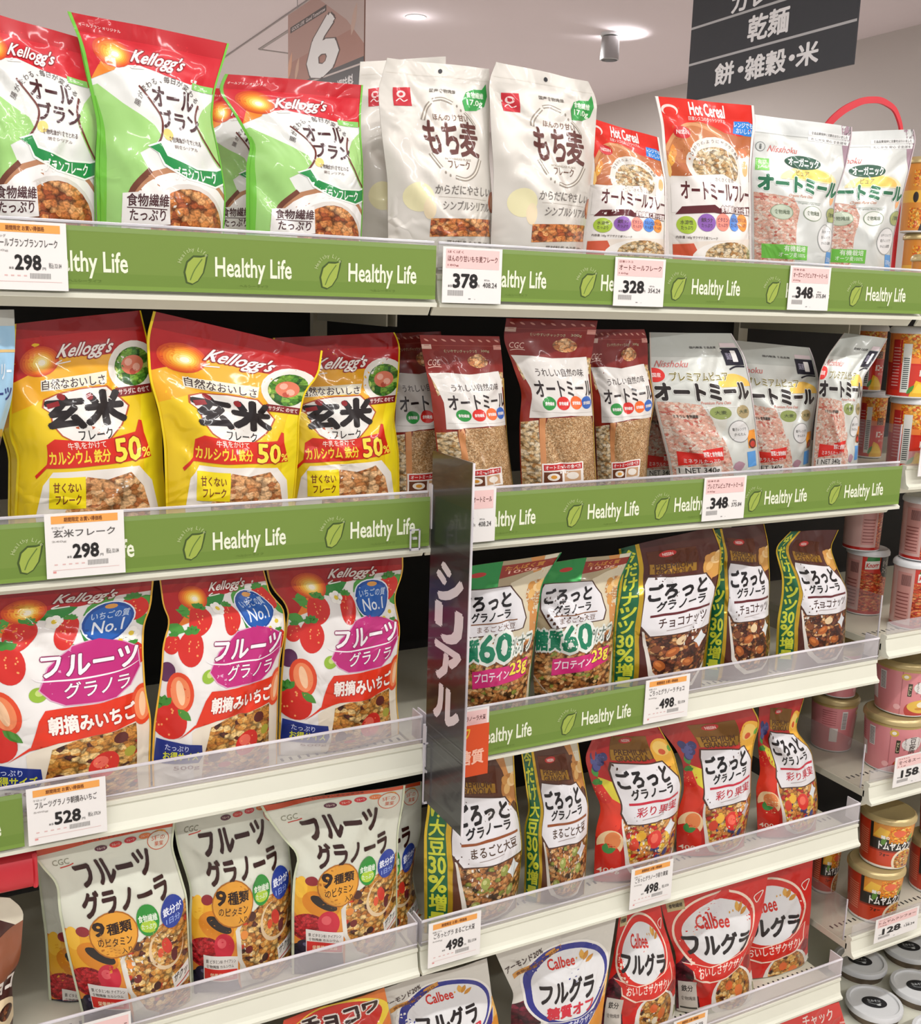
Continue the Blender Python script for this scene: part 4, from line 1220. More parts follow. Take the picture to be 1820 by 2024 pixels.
structure('floor', MB().box(-6, 3.3, -6, 12, ZF - .05, ZF), 'floor_tile')
structure('ceiling', MB().box(-6, 3.3, -6, 12, ZC, ZC + .05), 'ceiling_paint')
structure('wall_right', MB().box(3.27, 3.35, -6, 12, ZF, ZC + .05), 'wall_paint')
structure('wall_back', MB().box(-6, 3.3, 12, 12.1, ZF, ZC + .05), 'wall_paint')
structure('trim_1', MB().box(0.958, 0.964, -2, 12, ZC - .006, ZC + .001), 'trim_dark')
a_, b_ = at(513, 97, 2, ZC), at(560, 108, 2, ZC)
structure('trim_2', MB().box(a_[0], a_[0] + .5, a_[1] - .008, a_[1] + .008, ZC - .003, ZC + .001).box(a_[0] - .008, a_[0] + .008, a_[1] - 1.6, a_[1], ZC - .003, ZC + .001), 'trim_dark')


# ------------------------------------------------------------------ shelving
def rail_profile(z):
    return [(-.006, z), (-.0065, z + .0045), (-.002, z + .0075), (.0005, z + .012), (.0045, z + .033), (.0025, z + .0355), (.0025, z + .040), (.012, z + .042),
            (.016, z + .040), (.016, z + .003), (.022, z - .010), (.020, z - .011), (.012, z)]


def shelf_board(x0, x1, z, label, name='shelf_board', depth=.42):
    t = empty(name, ((x0 + x1) / 2, 0.0, z))
    tag(t, label, 'shelf', 'white metal gondola shelves')
    L = (t.location.x, 0, t.location.z)
    deck = MB().box(x0 - L[0], x1 - L[0], .012, depth, .010, .024)
    deck.build('deck', 'shelf_deck', t, bevel=.001)
    MB().extrude_x(rail_profile(0), x0 - L[0], x1 - L[0]).build('front_rail', 'shelf_white', t)
    sl = MB(); x = x0 - L[0] + .012
    while x < x1 - L[0] - .01:
        sl.box(x, x + .0035, .022, .031, .0240, .0245)
        sl.box(x, x + .0035, .060, .069, .0240, .0245)
        x += .0125
    sl.build('slot_row', 'hole_dark', t)
    for sx in (x0 - L[0] + .004, x1 - L[0] - .0065):
        MB().box(sx, sx + .0025, .14, depth, -.030, .010).build('bracket', 'shelf_deck', t)
    return t


def guard(x0, x1, z, label, y=.0035, h=RAIL_H, ret=None):
    """thin clear upright lip with a rounded top edge"""
    t = empty('acrylic_guard', ((x0 + x1) / 2, y, z))
    tag(t, label, 'shelf guard', 'clear acrylic guards along the shelf fronts')
    L = t.location
    MB().box(x0 - L.x, x1 - L.x, .0, .002, .042, h - .0035).build('panel', 'acrylic', t)
    MB().box(x0 - L.x, x1 - L.x, -.0006, .0028, h - .0035, h).build('top_edge', 'acrylic_edge', t, bevel=.0008)
    MB().box(x0 - L.x, x1 - L.x, -.001, .0005, .047, .0485).build('ridge', 'acrylic_edge', t)
    if ret:
        for s in ret:
            X = x0 - L.x if s < 0 else x1 - L.x - .002
            MB().box(X, X + .002, .0, .03, .042, h).build('end_return', 'acrylic_edge', t)
    return t


XL = -1.05
names = ['top', 'second', 'third', 'fourth', 'bottom']
for i, z in enumerate(SHELF_Z):
    shelf_board(XL, -.002, z, '%s white shelf board of the left bay, front rail facing the aisle' % names[i])
    shelf_board(.002, .9, z, '%s white shelf board of the right bay, ending beside the instant soups' % names[i])
for i, (a, b) in enumerate(((XL, -.003), (.003, .9))):
    side = ('left', 'right')[i]
    for k, z in enumerate(SHELF_Z):
        guard(a, b, z, 'clear acrylic guard on the %s shelf of the %s bay' % (names[k], side), ret=(-1, 1) if k >= 2 else None)
structure('wall_gondola', MB().box(XL, 1.95, .44, .47, ZF, .10), 'back_dark')
for x in (-.0015, .907):
    p = MB().box(x - .012, x + .012, .425, .44, ZF, .10).build('shelf_upright', 'shelf_deck')
    tag(p, 'white slotted upright behind the %s' % ('joint of the two cereal bays' if x < .5 else 'right end of the cereal bay'), 'upright', 'slotted shelf uprights')
structure('baseboard_front', MB().box(XL, 1.95, .02, .44, ZF, -1.42), 'shelf_white')


# printed green strips along the rails
def strip_art(x0, x1, leafs, texts):
    w_ = x1 - x0
    h = .0665
    a = Art(h / w_, 'card')
    P = lambda x: (x - x0) / w_ * 100
    a.rect(0, -1, 101, 0, 101, '#718a3e')
    a.rect(.4, -1, 101, 0, 26, '#6a8538'); a.rect(.6, -1, 101, 0, 7, '#769340'); a.rect(.6, -1, 101, 92, 101, '#7e9656')
    k = 100 / w_
    for x in leafs:
        cx = P(x + .015)
        pts = [(-.011, -.018), (-.0135, -.006), (-.010, .006), (-.002, .013), (.008, .013), (.015, .015), (.013, .005), (.010, -.006), (.003, -.016), (-.004, -.020)]
        a.poly(1, [(cx + p * k, 42 + q / h * 100) for p, q in pts], '#415426')
        a.poly(1.5, [(cx + p * k * .83, 42 + (q - .0008) / h * 88) for p, q in pts], '#97a94a')
        a.stroke(2, [(cx - .006 * k, 20), (cx - .001 * k, 37), (cx + .008 * k, 56)], .0012 * k, '#5c7434')
        a.Tarc(2, 'Healthy Life', cx, 40, .0185 * k, 165, 40, .0062 * k, '#b9c690', ry=32)
    for x in texts:
        a.T(2, 'Healthy Life', P(x), P(x + .0905), 18, 60, '#e3e7cf', .0175)
        a.T(2, 'ヘルシーライフ', P(x + .028), P(x + .062), 11, 15.5, '#5e762e', .0)
    return a


def green_strip(x0, x1, z, leafs, texts, label):
    a = strip_art(x0, x1, leafs, texts)
    print_flat('shelf_strip', a, (x0, -.0085, z + .0095), (x1 - x0, 0, 0), (0, 0, .0665), base='#7a9440')
    tag(bpy.context.scene.objects[-1] if False else LAST[0], label, 'shelf strip', 'green printed strips along the shelf rails')


LAST = [None]
_pf = print_flat


def print_flat(*a, **k):
    LAST[0] = _pf(*a, **k)
    return LAST[0]


LL = [-.69, -.51, -.325, -.163]
TL = [-.655, -.475, -.287, -.124]
green_strip(-.95, -.006, SHELF_Z[0], LL, TL, 'green strip of white lettering under the red and green flake bags, top left')
green_strip(.004, .897, SHELF_Z[0], [.028, .211, .367, .548, .723], [.068, .248, .407, .590, .762], 'green strip of white lettering along the top right shelf rail')
green_strip(-.95, -.006, SHELF_Z[1], [-.69, -.515, -.333, -.155], [-.655, -.478, -.295, -.118], 'green strip of white lettering under the yellow flake bags')
green_strip(.004, .893, SHELF_Z[1], [.028, .209, .365, .548, .722], [.068, .247, .404, .584, .76], 'green strip of white lettering under the oatmeal pouches')
green_strip(-.95, -.522, SHELF_Z[2], [-.86, -.70], [-.82, -.637], 'short green strip left of the 528 price card')
green_strip(.004, .372, SHELF_Z[2], [.035, .218], [.078, .257], 'green strip under the green sixty percent granola bags')


# ------------------------------------------------------------------ price cards
def card_art(title, price, tax, style, maker='ケロッグ', size='240g', asp=.8):
    a = Art(asp, 'card')
    a.rect(0, 0, 100, 0, 100, '#e6e3df')
    if style == 'sale':
        a.rect(1, 8, 92, 84, 96, '#e8a254'); a.T(2, '期間限定 お買い得価格', 24, 72, 86.5, 93.5, '#7a4424', .02)
        a.T(2, maker, 8, 24, 76, 80, '#8c8884'); a.T(2, title, 10, 88, 63, 75, '#5a5654', .012)
        a.T(2, size, 8, 26, 55, 58.5, '#a4a09c'); a.T(2, price, 34, 66, 30, 51, '#242222', .035)
        a.T(2, '円', 68, 72, 30, 34, '#7a7876'); a.T(2, '税込 ' + tax, 76, 92, 33, 41, '#6c6a68', .01)
        a.T(2, '本体', 26, 32, 30, 34, '#7a7876')
        for i, x in enumerate((10, 20, 28, 36, 44)):
            a.rect(1, x, x + 4, 20, 22, '#d8b4b0')
        a.rect(1, 8, 92, 12, 12.8, '#dcbcb8'); a.rect(1, 8, 12, 8, 11, '#d8908c')
        for i in range(14):
            a.rect(1, 52 + i * 1.9, 53.1 + i * 1.9, 17, 25, '#8c8a88')
    else:
        a.rect(1, 5, 95, 62, 96, '#e8c4c0'); a.T(2, maker, 8, 34, 89, 93.5, '#8a5c58', .01)
        a.T(2, title, 8, 92, 74, 85, '#643c38', .012); a.T(2, size, 8, 26, 65, 69, '#9a6c68')
        a.T(2, price, 18, 58, 28, 52, '#242222', .04); a.T(2, '円', 59, 62, 29, 34, '#7a7876'); a.T(2, tax, 68, 92, 29, 38, '#5c5a58', .015)
        a.T(2, '税込', 70, 80, 41, 44, '#7a7876'); a.T(2, '本体', 9, 16, 28, 33, '#7a7876')
        for i in range(14):
            a.rect(1, 9 + i * 1.9, 10.1 + i * 1.9, 13, 23, '#8c8a88')
        a.rect(1, 44, 48, 7, 9, '#8c8a88'); a.rect(1, 54, 56, 7, 8, '#b0aeac')
    return a


def price_card(quad_l, quad_r, title, price, tax, style, label, maker='ケロッグ', size='240g', y=-.0112, tilt=0.0, grp='price cards on the shelf rails', hgt=None, top=None):
    """quad_l / quad_r: lower left and upper right seen spots of the card"""
    A_, B_ = at(quad_l[0], quad_l[1], 1, y), at(quad_r[0], quad_r[1], 1, y)
    w_, h = B_[0] - A_[0], B_[2] - A_[2]
    a = card_art(title, price, tax, style, maker, size, h / w_)
    ct, st = math.cos(tilt), math.sin(tilt)
    o = print_flat('price_card', a, A_, (w_ * ct, 0, w_ * st), (-h * st, 0, h * ct), base='#e6e3df', thick=.0006)
    tag(o, label, 'price card', grp)
    return o


price_card((-22, 571), (130, 442), 'オールブランブランフレーク', '298', '321.84', 'sale', 'white price card reading 298 under the flakes at the top left corner')
price_card((93, 1145), (244, 1007), '玄米フレーク', '298', '321.84', 'sale', 'white price card reading 298 below the leftmost yellow flakes')
price_card((57, 1673), (208, 1534), 'フルーツグラノラ朝摘みいちご', '528', '570.24', 'sale', 'white price card reading 528 below the strawberry granola', size='500g')
price_card((168, 2148), (258, 1998), 'フルーツグラノーラ', '398', '429.84', 'pink', 'pink headed price card at the foot of the bottom left shelf', maker='CGC')
price_card((873, 598), (993, 493), 'ほんのり甘いもち麦フレーク', '378', '408.24', 'pink', 'pink headed price card reading 378 below the two white pouches', maker='はくばく', size='180g')
price_card((1211, 604), (1316, 513), 'オートミールフレーク', '328', '354.24', 'pink', 'pink headed price card reading 328 below the red topped oat flakes', maker='日清シスコ', size='160g')
price_card((1555, 612), (1643, 529), 'オーガニックピュアオートミール', '348', '375.84', 'pink', 'pink headed price card reading 348 on the top shelf rail', maker='日本食品', size='330g')
price_card((872, 1078), (981, 963), 'うれしい自然の味オートミール', '378', '408.24', 'pink', 'pink headed price card half hidden behind the black category sign', maker='CGC', size='300g')
price_card((1386, 1031), (1476, 939), 'プレミアムピュアオートミール', '348', '375.84', 'pink', 'pink headed price card reading 348 below the silver oatmeal pouches', maker='日本食品', size='340g')
price_card((1271, 1432), (1364, 1331), 'ごろっとグラノーラ チョコ', '498', '537.84', 'sale', 'white price card reading 498 below the chocolate nut granola', maker='日清シスコ', size='500g')
price_card((845, 1915), (951, 1799), 'ごろっとグラ まるごと大豆', '498', '537.84', 'sale', 'white price card reading 498 below the soybean granola', maker='日清シスコ', size='500g')
price_card((1243, 1799), (1331, 1697), 'ごろっとグラノーラ彩り果実', '498', '537.84', 'sale', 'white price card reading 498 below the colourful fruit granola', maker='日清シスコ', size='500g')
price_card((1326, 2095), (1399, 1996), 'フルグラ', '698', '753.84', 'sale', 'white price card on the bottom rail below the red granola bags', maker='カルビー', size='700g')
price_card((878, 1500), (967, 1396), 'ごろっとグラノーラ大豆', '498', '537.84', 'pink', 'pink price card behind the orange tab on the third shelf', maker='日清シスコ', size='350g')

# orange tab behind the black sign
A_, B_ = at(880, 1545, 1, -.03), at(967, 1428, 1, -.03)
a = Art((B_[2] - A_[2]) / (B_[0] - A_[0]), 'card')
a.rect(0, 0, 100, 0, 100, '#cf4c20'); a.T(2, '糖質', 28, 88, 24, 52, '#eeb8a0', .03); a.T(2, 'オフ', 16, 54, 74, 96, '#d8a82c', .03)
o = print_flat('promotion_tab', a, A_, (B_[0] - A_[0], 0, 0), (0, 0, B_[2] - A_[2]), base='#cf4c20', thick=.001)
tag(o, 'orange low sugar tab sticking out beside the black category sign', 'shelf tab')
MB().box(-.003, .003, 0, .022, -.004, .004).build('clip', 'acrylic_edge', o, loc=((B_[0] - A_[0]) / 2, 0.001, (B_[2] - A_[2]) * .9))

# black category sign standing out from the joint of the bays
t = empty('category_sign', (0, -.06, -.69))
tag(t, 'tall black category sign with white katakana, standing out between the two bays', 'sign')
zt, zb = -.185, -.682
a = Art((zt - zb) / .112, 'gloss')
a.rect(0, 0, 100, 0, 100, '#1d1c1d'); a.rect(.5, 0, 100, 76, 100, '#2b2f2d'); a.rect(.6, 0, 100, 88, 100, '#33302a')
a.rect(.7, 0, 100, 26, 72, '#241418'); a.rect(.9, 0, 100, 50, 64, '#2c161c'); a.rect(.8, 0, 100, 3, 20, '#333436')
for i in range(6):
    a.rect(1, 0, 100, 8 + i * 3.1, 8.5 + i * 3.1, '#3c3c3e')
for ch, y0, y1 in (('シ', 61.5, 71.2), ('リ', 50.5, 60), ('ア', 39.5, 49), ('ル', 28, 37.5)):
    a.T(2, ch, 22, 84, y0, y1, '#e6dcdc', .05)
org = np.array([-.0016, -.005, zb])
print_flat('panel', a, org, (0, -.112, 0), (0, 0, zt - zb), parent=t, base='#1d1c1d', thick=.002, center=np.array(t.location))
# frame: clear sleeve edge
MB().box(-.0022, .0006, -.0585, -.0565, 0, zt - zb).build('front_edge', 'acrylic_edge', t, loc=(0, 0, zb + .69))
MB().box(-.003, .001, .052, .062, .40, .46).build('clip', 'acrylic_edge', t)
MB().box(-.003, .001, .052, .062, .06, .12).build('clip', 'acrylic_edge', t)

# clear card holders clipped at the end of the left rails
for (x, y0, y1, lb) in ((822, 1088, 1046, 'small clear clip at the right end of the second left rail'),
                        (846, 1588, 1468, 'clear hooked card holder at the right end of the third left rail')):
    P0, P1 = at(x, y0, 1, -.014), at(x, y1, 1, -.014)
    h = P1[2] - P0[2]
    m = MB().box(-.009, .006, 0, .0015, 0, .003).box(-.009, -.007, 0, .0015, 0, h).box(.004, .006, 0, .0015, 0, h).box(-.009, .006, 0, .0015, h - .002, h)
    o = m.build('card_holder', 'acrylic_edge', loc=P0)
    tag(o, lb, 'card holder')
    MB().box(-.004, .002, .0015, .012, h * .5, h * .5 + .003).build('hook', 'acrylic_edge', o)


# ------------------------------------------------------------------ pouches
NU, NV = 32, 50
V0 = -0.25
XS = np.linspace(0, 100, NU + 1)
YS = np.linspace(V0 * 100, 100, NV + 1)


def edge(pts, yb, yt, zdeck, vs, cap=None):
    y0, y1 = pts[0][1], pts[-1][1]
    vv = [(y0 - p[1]) / (y0 - y1) for p in pts]
    P = np.array([at(p[0], p[1], 1, yb + (yt - yb) * v) for p, v in zip(pts, vv)])
    out = np.zeros((len(vs), 3))
    # smooth the outline a little while passing near the seen spots
    for i, v in enumerate(vs):
        if v >= 0:
            q = []
            for dv in (-.035, 0, .035):
                vq = min(max(v + dv, 0), 1)
                q.append([np.interp(vq, vv, P[:, k]) for k in range(3)])
            out[i] = np.mean(q, 0) if 0.03 < v < .97 else q[1]
        else:
            s = v / V0
            out[i] = P[0] * (1 - s) + np.array([P[0][0], P[0][1], zdeck]) * s
    out[:, 2] = np.maximum(out[:, 2], zdeck + 2e-4 * np.arange(len(vs)))
    if cap is not None and out[-1, 2] > cap:      # keep the top just under the shelf above
        lo = cap - .06
        k = .06 / (out[:, 2].max() - lo)
        out[:, 2] = np.where(out[:, 2] > lo, lo + (out[:, 2] - lo) * k, out[:, 2])
    return out


def pouch(name, kind, shelf, yb, yt, L, R, label, cat, group, D=.034, seed=1, seal=.905, parts=('pouch', 'top_seal'), zdeck=None, flatten=1.0, turn=0.0):
    art, backcol = ARTS[kind]
    zd = (SHELF_Z[shelf] + .0252) if zdeck is None else zdeck
    vs = np.linspace(V0, 1, NV + 1)
    cap = None if shelf == 0 or zdeck is not None else SHELF_Z[shelf - 1] - .0135
    Lp, Rp = edge(L, yb + turn, yt + turn, zd, vs, cap), edge(R, yb - turn, yt - turn, zd, vs, cap)
    wid = np.linalg.norm(Rp - Lp, axis=1).mean()
    hgt = (Lp[-1, 2] + Rp[-1, 2]) / 2 - zd
    us = np.linspace(0, 1, NU + 1)
    rr = random.Random(seed)
    t_ = (vs - V0) / (1 - V0)
    prof = np.interp(t_, [0, .06, .3, .5, .7, .82, .9, 1], [.55, .8, 1.0, .93, .6, .28, .06, 0])
    s = 2 * us - 1
    hor = (1 - np.abs(s) ** 2.4)
    U, Vv = np.meshgrid(us, vs)
    bul = np.outer(prof, hor) * D * flatten
    wr = np.zeros_like(bul)
    for k in range(9):
        u0 = rr.choice([rr.uniform(-.05, .25), rr.uniform(.75, 1.05), rr.uniform(.2, .8)])
        v0_ = rr.uniform(.25, .92)
        ang = rr.uniform(.5, 1.2) * (1 if u0 < .5 else -1)
        dx, dy = math.cos(ang + (0 if u0 < .5 else math.pi)), -abs(math.sin(ang))
        ln = rr.uniform(.2, .5)
        px, py = (U - u0), (Vv - v0_) * 1.3
        tt = np.clip(px * dx + py * dy, 0, ln)
        d2 = (px - tt * dx) ** 2 + (py - tt * dy) ** 2
        wd = rr.uniform(.03, .07)
        wr += rr.choice([-1, 1, .7]) * rr.uniform(.0014, .0044) * np.exp(-d2 / wd ** 2)
    for k in range(4):
        fx, fy, ph = rr.uniform(2, 6), rr.uniform(2, 7), rr.uniform(0, 6.28)
        wr += .0007 * np.sin(U * fx * 3 + Vv * fy * 2 + ph)
    # the two shoulders sag in under the seal
    for cu in (0.12, .88):
        wr -= rr.uniform(.002, .006) * np.exp(-(((U - cu) / .16) ** 2 + ((Vv - .72) / .13) ** 2))
    mask = np.clip(np.minimum(U, 1 - U) * 9, 0, 1) * np.interp(Vv, [V0, V0 + .1, .88, .97, 1], [0, 1, 1, .3, .3])
    base = Lp[:, None] * (1 - us)[None, :, None] + Rp[:, None] * us[None, :, None]
    out = np.cross(Rp.mean(0) - Lp.mean(0), Lp[-1] - Lp[0])
    out = out / np.linalg.norm(out)
    if out[1] > 0:
        out = -out
    # the seal waves gently
    wave = np.outer(np.clip((vs - .8) * 5, 0, 1), .0022 * np.sin(us * rr.uniform(5, 9) + rr.uniform(0, 6)))
    G = base + out[None, None] * (bul + wr * mask + wave)[:, :, None]
    Gb = base - out[None, None] * (bul * .8 + .0006 - wave)[:, :, None]
    du, dv = np.gradient(G, axis=1), np.gradient(G, axis=0)
    NR = np.cross(du, dv); NR /= np.linalg.norm(NR, axis=2, keepdims=True) + 1e-12
    du, dv = np.gradient(Gb, axis=1), np.gradient(Gb, axis=0)
    NB = -np.cross(du, dv); NB /= np.linalg.norm(NB, axis=2, keepdims=True) + 1e-12
    ctr = np.array([(Lp[0, 0] + Rp[0, 0]) / 2, Lp[0, 1], zd])
    root = empty(name, ctr)
    tag(root, label, cat, group)
    c = art.cells(XS, YS)
    gu = np.clip(c['xy'][:, 0] / 100 * NU, 0, NU); gv = np.clip((c['xy'][:, 1] / 100 - V0) / (1 - V0) * NV, 0, NV)
    iu, iv = np.minimum(gu.astype(int), NU - 1), np.minimum(gv.astype(int), NV - 1)
    fu, fv = (gu - iu)[:, None], (gv - iv)[:, None]

    def bil(A):
        return (A[iv, iu] * (1 - fu) * (1 - fv) + A[iv, iu + 1] * fu * (1 - fv) + A[iv + 1, iu] * (1 - fu) * fv + A[iv + 1, iu + 1] * fu * fv)
    AN = bil(NR); AN /= np.linalg.norm(AN, axis=1, keepdims=True)
    AV = bil(G) + AN * ((c['z'] + 1.2) * INK)[:, None] - ctr
    n = (NU + 1) * (NV + 1)
    idx = np.arange(n).reshape(NV + 1, NU + 1)
    q = np.stack([idx[:-1, :-1], idx[:-1, 1:], idx[1:, 1:], idx[1:, :-1]], -1).reshape(-1, 4)
    FT = np.concatenate([q[:, [0, 1, 2]], q[:, [0, 2, 3]]])
    frow = np.tile(np.repeat(np.arange(NV), NU), 2)
    BT = FT[:, ::-1] + n
    bot = np.stack([idx[0, :-1], idx[0, 1:]], -1)
    CT = np.concatenate([np.stack([bot[:, 0] + n, bot[:, 1] + n, bot[:, 1]], 1), np.stack([bot[:, 0] + n, bot[:, 1], bot[:, 0]], 1)])
    V = np.concatenate([G.reshape(-1, 3), Gb.reshape(-1, 3)]) - ctr
    N = np.concatenate([NR.reshape(-1, 3), NB.reshape(-1, 3)])
    C = np.concatenate([np.repeat([lin(backcol)], 2 * n, 0)])
    UVb = np.stack([U.ravel(), Vv.ravel() * art.asp], 1)
    UV = np.concatenate([UVb, UVb])
    T = np.concatenate([FT, BT, CT])
    row = np.concatenate([frow, frow, np.zeros(len(CT), int)])
    mi = np.full(len(T), MID[art.mat])
    # print
    T = np.concatenate([T, c['tri'] + 2 * n])
    arow = np.clip(((c['xy'][c['tri']].mean(1)[:, 1] / 100 - V0) / (1 - V0) * NV).astype(int), 0, NV - 1)
    row = np.concatenate([row, arow]); mi = np.concatenate([mi, c['mat']])
    V = np.concatenate([V, AV]); N = np.concatenate([N, AN]); C = np.concatenate([C, c['col']])
    UV = np.concatenate([UV, c['xy'] / 100 * [1, art.asp]])
    cut = int(round((seal - V0) / (1 - V0) * NV))
    for pname, sel in ((parts[0], row < cut), (parts[1], row >= cut)):
        tr = T[sel]
        used, inv = np.unique(tr, return_inverse=True)
        fast_mesh(pname, V[used], inv.reshape(-1, 3), mi[sel], MATLIST, UV[used], C[used], N[used], root)
    return root
